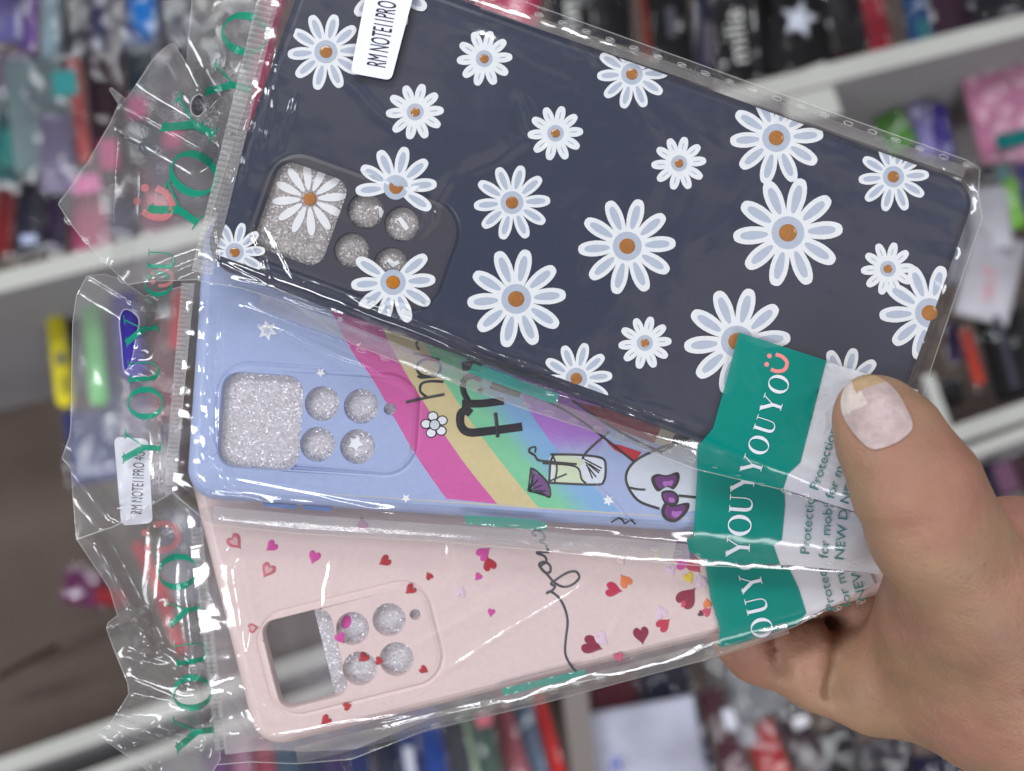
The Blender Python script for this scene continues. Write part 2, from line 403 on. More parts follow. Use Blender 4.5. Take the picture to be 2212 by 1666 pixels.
def clipA(poly):
    s, c = FA.s, FA.c
    poly = clip(poly, s, -c, 335)                        # printed area stops short of the shoulders
    poly = clip(poly, -s, c, 359) if poly else poly
    poly = clip(poly, c, s, 2126) if poly else poly
    return clip(poly, -c, -s, -622) if poly else poly
for di, (cx, cy_, Rr, big) in enumerate(daisies):
    wd = .17 if big else .185; r_in = .28
    for k in range(10):
        a = R(4 + 36 * k) ; j = noise.noise(Vector((cx * .01, cy_ * .01, k))) * .06; dx, dy = math.cos(a + j), -math.sin(a + j)
        def petal(w_, r1, r2, taper):
            out = []
            for i in range(22):
                t = 2 * math.pi * i / 22; q = (1 - math.cos(t)) / 2; y = math.copysign(abs(math.sin(t)) ** .72, math.sin(t)) * w_ * (taper + (1 - taper) * min(1, q * 1.6)) * Rr; x = (r1 + (r2 - r1) * q) * Rr
                out.append((cx + dx * x - dy * y, cy_ + dy * x + dx * y))
            return out
        r2 = 1 + .05 * noise.noise(Vector((cx, cy_, k * 3.1)))
        for lift, poly, col in ((.00003 + di * 1e-5 + k * 5e-7, petal(wd, r_in - .1, r2, .72), WHITE), (.00004 + di * 1e-5 + k * 5e-7, petal(wd * (.48 if big else .13), .36 if big else .5, r2 - (.13 if big else .22), .75), GREYB)):
            poly = clipA(poly)
            if len(poly) > 2 and not any(inside((sum(p[0] for p in poly) / len(poly), sum(p[1] for p in poly) / len(poly)), h) for h in holesA): fillp(mb, poly, col, zAm, lift)
    if any(inside((cx, cy_), h) for h in holesA): continue
    fillp(mb, clipA(ell(cx, cy_, Rr * .30, Rr * .30, 20)), GREYB, zAm, .00005 + di * 1e-5)
    fillp(mb, ell(cx, cy_, Rr * .165, Rr * .16, 20), ORANGE, zAm, .00006 + di * 1e-5, 1, dome=.00025)
mb.build('back_shell', [M_PRINT, M_DOME], rootA)
mb = MB()
for h in holesA[1:]:
    cx = sum(p[0] for p in h) / len(h); cy_ = sum(p[1] for p in h) / len(h)
    fillp(mb, ell(cx, cy_, 38, 38, 28), (.3, .3, .3), lambda x, y: FA.z - .0011, 0, 0, dome=.0003)
fillp(mb, [(sum(p[0] for p in holesA[0]) / 28 + (x - sum(p[0] for p in holesA[0]) / 28) * .98, sum(p[1] for p in holesA[0]) / 28 + (y - sum(p[1] for p in holesA[0]) / 28) * .98) for x, y in holesA[0]], (.3, .3, .3), lambda x, y: FA.z - .0011)
for k in range(12):                                      # the daisy printed over the wide opening
    a = R(4 + 30 * k); dx, dy = math.cos(a), -math.sin(a); pet = []
    for i in range(18):
        t = 2 * math.pi * i / 18; q = (1 - math.cos(t)) / 2; y = math.sin(t) * 11 * (.6 + .4 * q); x = 18 + 62 * q; pet.append((668 + dx * x - dy * y, 430 + dy * x + dx * y))
    pet = [p for p in pet if inside(p, holesA[0])]
    if len(pet) > 6: fillp(mb, pet, (.8, .8, .82), lambda x, y: FA.z - .0010, 0, 1)
fillp(mb, ell(669, 430, 14, 14, 20), ORANGE, lambda x, y: FA.z - .00097, 0, 1, dome=.0002)
for pts_ in ([(862, 470, 8), (872, 484, 12), (880, 496, 9)], [(838, 560, 9), (850, 572, 13), (862, 566, 8)], [(820, 447, 5), (824, 458, 10), (822, 470, 5)], [(585, 520, 12), (592, 528, 13), (590, 536, 8)]):
    stroke(mb, pts_, 8, (.8, .8, .82), lambda x, y: FA.z - .0007, 1)
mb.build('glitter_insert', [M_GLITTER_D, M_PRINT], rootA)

# ---- rainbow case
BLUE = lin((160, 174, 212))
rootB = thing('phone_case', P(1200, 720, FB.z - .008), 'pale blue phone case printed with a rainbow and stars, between the other two', 'phone case', 'packed phone cases held in the hand')
L0 = spline([(690, 620), (759, 757), (807, 822), (899, 984), (987, 1109), (1020, 1160)], 5)
L1 = spline([(790, 620), (847, 753), (921, 878), (1002, 999), (1094, 1113), (1130, 1160)], 5)
L2 = spline([(870, 620), (935, 778), (1002, 889), (1083, 999), (1182, 1120), (1215, 1160)], 5)
L3 = spline([(1040, 620), (1127, 852), (1182, 944), (1240, 1010), (1362, 1128), (1390, 1160)], 5)
L4 = spline([(1160, 620), (1250, 800), (1300, 900), (1300, 960), (1262, 1030), (1290, 1060)], 5)
def xat(Ln, y):
    for a, b in zip(Ln, Ln[1:]):
        if a[1] <= y <= b[1] and b[1] > a[1]: return a[0] + (b[0] - a[0]) * (y - a[1]) / (b[1] - a[1])
    return Ln[-1][0]
def mixc(a, b, t): return tuple(a[i] + (b[i] - a[i]) * t for i in range(3))
C_PINK, C_TAN, C_GRN, C_SKY, C_PUR = lin((203, 92, 160)), lin((206, 190, 142)), lin((122, 196, 152)), lin((128, 172, 214)), lin((172, 118, 205))
def bandB(x, y):
    if y > 1160 or y < 600: return None
    a, b, c_, d, e_ = (xat(l, y) for l in (L0, L1, L2, L3, L4))
    if a < x < b: return C_PINK
    if b <= x < c_: return C_TAN
    if c_ <= x < d:
        t = (x - c_) / (d - c_); return mixc(C_GRN, C_SKY, sm((t - .25) / .55)) if t < .93 else C_SKY
    if d <= x < e_ and y < 1000: return mixc(C_PUR, BLUE, sm((y - 930) / 60))
    if y < 1010 and x >= e_: return mixc(lin((190, 185, 222)), BLUE, sm((y - 900) / 110))
    return None
glines = [[(xat(L2, y) + (xat(L3, y) - xat(L2, y)) * t, y) for y in range(620, 1161, 12)] for t in [i / 12 for i in range(1, 12)]]
glines += [[(xat(L3, y) + (xat(L4, y) - xat(L3, y)) * t, y) for y in range(620, 1001, 12)] for t in (.33, .66)]
def cutB(l):                                             # keep print lines inside the flat back and out of the openings
    o_ = FB.rrect(FB.u0 + 36, FB.u1 - 36, FB.v0 + 36, FB.v1 - 36, 44, 6)
    runs, cur = [], []
    for p in resample(l, 6):
        if inside(p, o_) and not inside(p, FB_MODX): cur.append(p)
        else:
            if len(cur) > 2: runs.append(cur)
            cur = []
    if len(cur) > 2: runs.append(cur)
    return runs
MODB = (462, 912, 746, 968, 62)
FB_MODX = ell(842, 884, 20, 20, 16)
# camera opening positions of the rainbow case
u1_, v1_ = FB.uv(470, 802); u2_, v2_ = FB.uv(650, 1012)
holesB = [FB.rrect(u1_ + 12, u1_ + 190, v1_ - 2, v1_ + 206, 38, 6), ell(697, 872, 38, 38, 28), ell(781, 878, 38, 38, 28), ell(687, 960, 38, 38, 28), ell(773, 965, 38, 38, 28), ell(842, 884, 13, 13, 16)]
um0, vm0 = FB.uv(474, 786); um1, vm1 = FB.uv(900, 1040)
MODB = (um0, um1 - 4, vm0 - 6, vm1 - 8, 70)
lns = []
for l in (L0, L1, L2, L3, L4, *glines): lns += cutB(l)
mb, moB = case_body(rootB, FB, BLUE, MODB, holesB, bandf=bandB, lines=lns, depth=.0012)
modB_poly = moB[2]
def zB(x, y): return FB.z + (.00044 if inside((x, y), modB_poly) else 0.)
INK = (.012, .011, .015)
def sB(pts, wd, col=INK, n=5, closed=False, arch=.00012, lift=.00006): stroke(mb, spline(pts, n, closed), wd, col, zB, 0, closed=closed, lift=lift, arch=arch)
def fB(pts, col, lift=.00003, n=5, dome=0): fillp(mb, spline(pts, n, True), col, zB, lift, 0, dome)
# lettering: two words reading upwards
sB([(877, 869), (918, 860), (960, 852)], 6); sB([(922, 858), (908, 846), (910, 830), (928, 824), (958, 825)], 5.5)
sB([(926 + 26 * math.cos(t), 795 + 19 * math.sin(t)) for t in (2 * math.pi * i / 10 for i in range(10))], 6, closed=True); sB([(902, 812), (912, 816), (950, 812)], 5.5)
sB([(893, 764), (905, 766), (950, 778)], 5.5); sB([(905, 756), (900, 740), (925, 730), (938, 750)], 5.5)
sB([(1017, 894), (1006, 887), (995, 896), (996, 920), (1012, 934), (1050, 932), (1128, 922)], 18); sB([(1070, 892), (1073, 918), (1075, 945)], 8)
sB([(998, 872), (1040, 872), (1088, 866)], 17); sB([(1012, 868), (1001, 845), (1002, 822), (1018, 813), (1040, 820)], 13)
sB([(1060, 832), (1090, 842), (1124, 853)], 15); sB([(1034, 840), (1042, 846)], 13)
sB([(998, 792), (1018, 790), (1040, 794)], 20); sB([(1010, 770), (1060, 785)], 14)
# flower
for k in range(5):
    a = R(90 + 72 * k + 12); c_ = (939 + 19 * math.cos(a), 918 - 19 * math.sin(a)); fillp(mb, ell(*c_, 12, 11, 16), INK, zB, .00005); fillp(mb, ell(*c_, 9.5, 8.5, 16), (.78, .8, .84), zB, .00007)
fillp(mb, ell(939, 918, 12.5, 12.5, 18), INK, zB, .00009); fillp(mb, ell(939, 918, 10, 10, 18), (.6, .64, .72), zB, .00011)
# drinking glass with straw and paper parasol
fB([(1192, 983), (1250, 984), (1304, 992), (1306, 1020), (1303, 1045), (1245, 1045), (1188, 1042), (1186, 1012)], (.66, .70, .78), .00004, 3)
fB([(1199, 985), (1246, 988), (1262, 1000), (1250, 1012), (1262, 1045), (1200, 1043), (1198, 1012)], lin((202, 214, 184)), .00006, 3)
sB([(1189, 982), (1250, 983), (1300, 990), (1308, 1010), (1304, 1040), (1285, 1047), (1186, 1043)], 5); sB([(1196, 983), (1189, 1000), (1186, 1043)], 5); sB([(1194, 984), (1203, 1010), (1198, 1043)], 4)
sB([(1145, 968), (1143, 976), (1155, 984), (1160, 992), (1172, 996), (1246, 1003)], 5); sB([(1145, 968), (1156, 966), (1156, 978)], 4); sB([(1172, 1001), (1243, 1008), (1256, 1035), (1266, 1044)], 4)
sB([(1258, 992), (1266, 978), (1290, 955), (1316, 933)], 5)
for a, b in (((1262, 992), (1300, 1012)), ((1264, 998), (1294, 1022)), ((1266, 1004), (1288, 1031)), ((1272, 1002), (1296, 1018)), ((1270, 1010), (1280, 1034))): sB([a, b], 3)
fB([(1147, 1012), (1158, 1022), (1178, 1034), (1188, 1050), (1187, 1074), (1172, 1066), (1156, 1060), (1146, 1040)], lin((112, 74, 128)), .00004, 3)
for t in (0, .2, .4, .6, .8, 1): sB([(1141, 1060), (1146 + 41 * t, 1014 + 60 * t ** 1.1)], 2.6)
sB([(1147, 1012), (1170, 1028), (1186, 1050), (1187, 1074), (1168, 1064), (1141, 1060), (1150, 1040)], 4, closed=True); sB([(1182, 1042), (1200, 1034), (1224, 1024)], 4)
# red pencils behind
fB([(1237, 868), (1303, 881), (1428, 925), (1413, 958), (1321, 922)], lin((150, 42, 66)), .00004, 1); fB([(1428, 925), (1458, 938), (1446, 964), (1413, 958)], lin((205, 200, 176)), .00005, 1)
fB([(1458, 938), (1496, 944), (1446, 964)], INK, .00005, 1); fB([(1310, 955), (1340, 962), (1386, 977), (1372, 996), (1327, 972)], lin((190, 34, 54)), .00005, 1)
fB([(1150, 842), (1210, 868), (1310, 916), (1312, 936), (1250, 905)], lin((178, 132, 190)), .000035, 1)
sB([(1182, 866), (1250, 905), (1320, 958), (1370, 998)], 5); sB([(1237, 866), (1320, 922), (1380, 955), (1426, 976)], 5); sB([(1300, 872), (1303, 890)], 5); sB([(1426, 978), (1460, 960), (1498, 942)], 6)
# white rounded shape and purple bow
fB([(1500, 944), (1421, 972), (1369, 999), (1352, 1036), (1377, 1080), (1424, 1098), (1500, 1104), (1560, 1060), (1560, 970)], lin((205, 212, 224)), .00007, 4)
sB([(1498, 944), (1421, 971), (1369, 999), (1352, 1036), (1377, 1080), (1424, 1099)], 5.5, lift=.0001); sB([(1357, 1053), (1376, 1057), (1394, 1058)], 5, lift=.0001); sB([(1466, 1071), (1505, 1075)], 6, lift=.0001)
for pl in ([(1406, 1036), (1418, 1024), (1440, 1027), (1464, 1020), (1468, 1036), (1456, 1057), (1440, 1052), (1420, 1062)], [(1430, 1062), (1452, 1060), (1466, 1072), (1462, 1090), (1440, 1090), (1430, 1078)],
           [(1436, 1086), (1452, 1092), (1486, 1086), (1488, 1100), (1474, 1118), (1456, 1129), (1436, 1122), (1428, 1105)]):
    fB(pl, INK, .00012, 4, dome=.0002); cx = sum(p[0] for p in pl) / len(pl); cy_ = sum(p[1] for p in pl) / len(pl)
    fB([(cx + (x - cx) * .74, cy_ + (y - cy_) * .7) for x, y in pl], lin((104, 44, 118)), .00033, 4, dome=.0001)
    fB([(cx + 4 + (x - cx) * .36, cy_ + 5 + (y - cy_) * .34) for x, y in pl], lin((168, 104, 182)), .00046, 4)
sB([(1320, 1129), (1335, 1120), (1345, 1124), (1350, 1131), (1362, 1124), (1373, 1133)], 4)
sB([(1285, 1043), (1330, 1085), (1362, 1128)], 1.6, lin((190, 205, 230)))
for x, y, r_, two in ((577, 714, 23, 1), (693, 805, 11, 0), (877, 1077, 11, 0), (1314, 1081, 13, 0), (735, 690, 8, 0), (622, 985, 0, 0)):
    if not r_: continue
    st = [(x + (r_ if i % 2 == 0 else r_ * .5) * math.cos(R(30 * i + 20)), y + (r_ if i % 2 == 0 else r_ * .5) * math.sin(R(30 * i + 20))) for i in range(12)]
    if r_ < 12: st = [(x + (r_ if i % 2 == 0 else r_ * .48) * math.cos(R(36 * i + 20)), y + (r_ if i % 2 == 0 else r_ * .48) * math.sin(R(36 * i + 20))) for i in range(10)]
    fillp(mb, st, (.8, .81, .84), zB, .00005)
    if two: fillp(mb, [(x + (a - x) * .5, y + (b - y) * .5) for a, b in st], lin((190, 196, 216)), zB, .00007)
mb.build('back_shell', [M_PRINT], rootB)
def insert(root, F, holes, dz, extra=None):
    m_ = MB()
    for h in holes:
        k = len(h); cx = sum(p[0] for p in h) / k; cy_ = sum(p[1] for p in h) / k
        fillp(m_, [(cx + (x - cx) * .99, cy_ + (y - cy_) * .99) for x, y in h], (.3, .3, .3), lambda x, y: F.z - (dz if k > 20 else .0007), 0, 0)
    if extra: extra(m_)
    return m_.build('glitter_insert', [M_GLITTER, M_PRINT], root)
def exB(m_):
    st = [(768 + (19 if i % 2 == 0 else 10) * math.cos(R(36 * i + 10)), 958 + (19 if i % 2 == 0 else 10) * math.sin(R(36 * i + 10))) for i in range(10)]
    fillp(m_, st, (.8, .82, .86), lambda x, y: FB.z - .0010, 0, 1)
insert(rootB, FB, holesB, .00115, exB)
for k, (a, b) in enumerate(((640, 715), (725, 790))):    # volume and power keys on the long side
    m_ = MB(); q = [FB.xy(a, 1046), FB.xy(b, 1046), FB.xy(b - 3, 1054), FB.xy(a + 3, 1054)]; vs = [P(*p, FB.z - .003) for p in q] + [P(*p, FB.z - .006) for p in q]
    m_.add(vs, [[3, 2, 1, 0], [4, 5, 6, 7], [0, 1, 5, 4], [1, 2, 6, 5], [2, 3, 7, 6], [3, 0, 4, 7]], lin((120, 150, 214))); m_.build('side_key', [M_PRINT], rootB)

# ---- hearts case
PINKB = lin((221, 198, 195))
rootC = thing('phone_case', P(1050, 1350, FC.z - .008), 'pale pink phone case printed with scattered red hearts, lowest of the three held', 'phone case', 'packed phone cases held in the hand')
a_, b_ = FC.uv(556, 1342); holesC = [FC.rrect(a_ + 4, a_ + 158, b_ + 4, b_ + 200, 30, 6), ell(762, 1357, 36, 36, 28), ell(841, 1338, 36, 36, 28), ell(778, 1443, 37, 37, 28), ell(857, 1423, 37, 37, 28), ell(897, 1327, 12, 12, 16)]
am, bm = FC.uv(545, 1342); am1, bm1 = FC.uv(925, 1246); am2, bm2 = FC.uv(968, 1470)
MODC = (am, am2 + 4, bm - 6, bm2 - 4, 66)
mb, moC = case_body(rootC, FC, PINKB, MODC, holesC, depth=.0022)
zC = lambda x, y: FC.z + (.00044 if inside((x, y), moC[2]) else 0.)
def heart(mb, x, y, s, ang, col, zf, mat=0, lift=.00005, dome=.0002, q=1.):
    pts_ = []
    for i in range(26):
        t = 2 * math.pi * i / 26; hx = .82 * math.sin(t) ** 3; hy = (13 * math.cos(t) - 5 * math.cos(2 * t) - 2 * math.cos(3 * t) - math.cos(4 * t)) / 15.5
        c, n_ = math.cos(R(ang)), math.sin(R(ang)); pts_.append((x + s * q * (hx * c - hy * n_), y - s * q * (hx * n_ + hy * c)))
    fillp(mb, pts_, col, zf, lift, mat, dome)
RED, MAG, MAR, CRI, ORG, YEL, LIL, FAD = (lin(c) for c in ((178, 38, 48), (206, 72, 156), (140, 32, 62), (192, 40, 74), (226, 124, 70), (226, 200, 66), (224, 196, 220), (196, 104, 114)))
for x, y, s, g, c_ in ((507, 1170, 20, 40, FAD), (579, 1231, 19, -30, FAD), (587, 1180, 15, -50, MAG), (679, 1203, 16, -20, MAG), (783, 1133, 15, 190, MAG), (832, 1212, 15, -60, RED), (927, 1245, 10, -150, RED),
                    (887, 1273, 14, -50, RED), (546, 1357, 13, 100, FAD), (1044, 1196, 18, 130, MAG), (1057, 1219, 18, -160, RED), (1033, 1246, 10, -40, MAG), (996, 1280, 13, 165, LIL), (1061, 1323, 10, -10, MAG), (704, 1556, 14, -50, RED),
                    (750, 1526, 11, 110, RED), (915, 1447, 11, 60, RED), (735, 1378, 14, 30, MAG), (819, 1428, 11, 80, RED), (1324, 1274, 20, 80, CRI), (1351, 1256, 17, 215, ORG), (1299, 1380, 18, 50, LIL), (1277, 1394, 25, 70, MAR), (1385, 1371, 21, 10, MAR),
                    (1428, 1324, 17, 200, LIL), (1433, 1350, 18, 130, CRI), (1337, 1420, 13, 20, lin((200, 92, 120))), (1484, 1292, 27, 140, MAR), (1478, 1303, 11, 100, lin((205, 70, 100))), (1528, 1304, 12, 190, ORG), (1527, 1322, 12, 130, lin((205, 70, 100))),
                    (1450, 1232, 14, 20, LIL), (1474, 1218, 17, 90, MAG), (1488, 1248, 14, 30, YEL), (1420, 1197, 11, 20, lin((226, 208, 150))), (1342, 1211, 12, 30, lin((228, 206, 200))), (1515, 1255, 16, 200, LIL), (1500, 1222, 20, 40, lin((190, 60, 90))), (1514, 1326, 8, 60, lin((90, 40, 70)))):
    heart(mb, x, y, s, g, c_, zC)
    if c_ in (FAD, LIL): heart(mb, x, y, s, g, mixc(c_, PINKB, .55), zC, lift=.0003, dome=.00002, q=.55)
fillp(mb, [(1462, 1168), (1498, 1176), (1506, 1206), (1452, 1210)], lin((120, 82, 130)), zC, .00005)
GI = lin((66, 62, 72))
for pl, wd in (([(1246, 1452), (1232, 1436), (1221, 1412), (1222, 1380), (1226, 1343), (1219, 1312), (1206, 1290), (1189, 1278), (1180, 1282), (1192, 1276), (1199, 1267), (1190, 1262), (1196, 1256), (1224, 1238), (1244, 1235), (1251, 1248), (1238, 1262), (1218, 1268), (1198, 1259), (1181, 1240), (1168, 1227), (1165, 1218),
                    (1176, 1214), (1188, 1222), (1188, 1236), (1176, 1236), (1168, 1224), (1180, 1214), (1176, 1202), (1158, 1194), (1186, 1193)], 5.2), ([(1184, 1190), (1178, 1176), (1166, 1170), (1176, 1164), (1173, 1152), (1158, 1146), (1150, 1153), (1158, 1158)], 5)):
    stroke(mb, spline(pl, 4), wd, GI, zC, 0, lift=.00006, arch=.00015)
mb.build('back_shell', [M_PRINT], rootC)
# a strip of glitter card shows only along one side of the wide opening; the rest looks through
mC = MB()
cxh = [(x, y) for x, y in holesC[0]]; cu, cv = FC.uv(*[sum(p[i] for p in cxh) / len(cxh) for i in (0, 1)])
fillp(mC, clip(cxh, -FC.c, -FC.s, -(cu + 44)), (.3, .3, .3), lambda x, y: FC.z - .0022)
for h in holesC[1:]: fillp(mC, [(sum(p[0] for p in h) / len(h) + (x - sum(p[0] for p in h) / len(h)) * .99, sum(p[1] for p in h) / len(h) + (y - sum(p[1] for p in h) / len(h)) * .99) for x, y in h], (.3, .3, .3), lambda x, y: FC.z - (.0013 if len(h) > 20 else .0007))
heart(mC, 785, 1420, 14, -50, RED, lambda x, y: FC.z - .0012, 1)
fillp(mC, ell(748, 1344, 10, 15, 16, .3), MAG, lambda x, y: FC.z - .0012, 0, 1)
mC.build('glitter_insert', [M_GLITTER, M_PRINT], rootC)

# ------------------------------------------------------------------ bags of clear film
def nz3(x, y, s): return noise.noise(Vector((x, y, s)))
def make_zf(F, seed, low_ridge=False, creases=()):
    def zf(x, y):
        d = in_rect_dist(F, x, y); u, v = F.uv(x, y)
        z = F.z + .0008 - (.0042 if u > F.u0 + 50 else .0042 - .0028 * sm((F.u0 + 50 - u) / 60)) * sm((d + 12) / 80)
        edge = math.exp(-(max(-d, 0) / 70.) ** 2) if d < 0 else 1.
        z += .00022 * nz3(u * .0045, v * .007, seed) + .00012 * nz3(u * .012, v * .02, seed + 5)
        z += edge * (.0005 * nz3(u * .004, v * .024, seed + 9) + (.00004 if u < F.u0 + 60 else .00015) * nz3(u * .03, v * .06, seed + 3))
        cl = math.exp(-((u - F.u0) / 110.) ** 2)         # the film bunches at the camera end
        z += cl * .00035 * abs(nz3(u * .012, v * .022, seed + 20))
        for (x0, y0, x1, y1, amp, wd) in creases:
            l = math.hypot(x1 - x0, y1 - y0); t = ((x - x0) * (x1 - x0) + (y - y0) * (y1 - y0)) / l / l
            if -.1 < t < 1.1:
                dd = abs(((x - x0) * (y1 - y0) - (y - y0) * (x1 - x0)) / l + 9 * nz3(t * 2.5, x0, seed))
                if dd < wd * 1.6: z += amp * math.exp(-(dd / wd * 1.7) ** 2) * sm((t + .1) / .3) * sm((1.1 - t) / .3)
        return z
    zf.creases = [c for c in creases]
    return zf
crA = [(500, 585, 860, 730, .0011, 30), (600, 655, 1010, 812, .0014, 36), (820, 705, 1200, 850, .0011, 30), (1000, 800, 1480, 970, .0012, 34), (640, 640, 980, 770, .0009, 22),
       (560, 180, 500, 400, .0010, 30), (1250, 60, 1800, 250, .0006, 34), (600, 640, 860, 735, .0008, 9), (700, 690, 1250, 900, .0009, 10), (760, 650, 1150, 810, .0008, 11), (900, 735, 1380, 905, .0006, 8), (500, 600, 700, 660, .0008, 9), (455, 420, 470, 590, .0006, 9), (1120, 200, 1180, 330, .0006, 22), (1240, 60, 1420, 300, .0004, 30), (840, 340, 940, 480, .0004, 22), (540, 470, 590, 620, .0006, 8), (570, 480, 640, 600, .0005, 8), (560, 620, 1000, 800, .0009, 16), (620, 650, 1180, 840, .0007, 12), (470, 560, 800, 720, .0006, 12), (640, 600, 900, 700, .0004, 10), (880, 700, 1460, 915, .0005, 12),
       (600, 100, 560, 330, .0005, 14), (640, 200, 600, 330, .0004, 12), (980, 380, 900, 520, .0003, 20), (1000, 60, 1250, 200, .00035, 26), (1300, 120, 1560, 330, .0003, 30), (1150, 300, 1000, 380, .0003, 26), (720, 150, 880, 300, .0003, 24)]
crB = [(480, 1075, 900, 1112, .0009, 24), (900, 1118, 1480, 1165, .0009, 24), (520, 650, 860, 790, .0009, 24), (430, 900, 450, 1040, .0009, 24), (530, 660, 900, 800, .0005, 9), (560, 700, 840, 820, .0005, 8), (620, 720, 900, 850, .0004, 7), (460, 1060, 620, 1095, .0005, 8), (430, 980, 520, 1070, .0006, 9), (470, 1035, 820, 1100, .0004, 10), (440, 640, 450, 1000, .0005, 12), (480, 660, 470, 980, .0003, 9), (800, 1118, 1480, 1170, .0004, 9)]
crC = [(500, 1200, 525, 1400, .0011, 30), (560, 1640, 900, 1560, .0010, 26), (900, 1560, 1520, 1410, .0009, 24), (490, 1480, 560, 1600, .0010, 24), (500, 1180, 530, 1440, .0006, 14), (720, 1200, 700, 1320, .0003, 12), (1300, 1220, 900, 1480, .0004, 16), (1180, 1230, 860, 1400, .0003, 14), (960, 1150, 990, 1260, .0003, 14), (540, 1600, 900, 1540, .0005, 10), (1000, 1545, 1500, 1420, .0004, 10), (1380, 1180, 1300, 1390, .0003, 14), (600, 1560, 520, 1480, .0005, 12)]
zfA, zfB, zfC = make_zf(FA, 1.3, creases=crA), make_zf(FB, 7.7, creases=crB), make_zf(FC, 15.1, creases=crC)
def header_z(base, folds, seed):
    def zf(x, y):
        z = base + .0006 * nz3(x * .006, y * .006, seed) + .0002 * nz3(x * .03, y * .02, seed + 3)
        for (x0, y0, x1, y1, amp, wd) in folds:
            l = math.hypot(x1 - x0, y1 - y0); t = ((x - x0) * (x1 - x0) + (y - y0) * (y1 - y0)) / l / l
            if -.15 < t < 1.15:
                dd = abs((x - x0) * (y1 - y0) - (y - y0) * (x1 - x0)) / l
                z += amp * max(0, 1 - dd / wd) * sm((t + .15) / .2) * sm((1.15 - t) / .2)
        return z
    return zf
hzA = header_z(FA.z - .003, [(253, 223, 235, 575, .004, 60), (256, 223, 440, 330, .005, 50), (376, 96, 440, 215, .004, 30), (430, 235, 520, 330, .003, 25), (470, 0, 430, 200, .002, 50), (560, 0, 520, 140, .002, 16), (440, 250, 500, 290, .003, 14), (330, 600, 430, 560, .002, 25)], 3.)
hzB = header_z(FB.z - .0028, [(187, 597, 320, 680, .004, 36), (312, 657, 300, 760, .003, 30), (237, 1124, 134, 990, .003, 30), (320, 680, 290, 800, -.002, 40), (249, 1136, 378, 1059, .003, 26), (345, 905, 350, 1020, .002, 18), (290, 800, 365, 845, .002, 15)], 9.)
hzC = header_z(FC.z - .0028, [(200, 1170, 320, 1390, .004, 34), (230, 1356, 320, 1330, .004, 20), (280, 1500, 420, 1530, .004, 40), (250, 1590, 440, 1530, .003, 30), (300, 1390, 400, 1440, .002, 20), (211, 1586, 330, 1660, .003, 24), (350, 1150, 340, 1300, .002, 30), (300, 1440, 420, 1490, .003, 30), (280, 1420, 440, 1460, .002, 16), (250, 1560, 430, 1620, .003, 18), (400, 1250, 440, 1600, .002, 16)], 21.)
TEAL = lin((0, 128, 116)); INKT = lin((18, 136, 108)); CORAL = lin((238, 140, 140)); WINK = (.72, .73, .78)

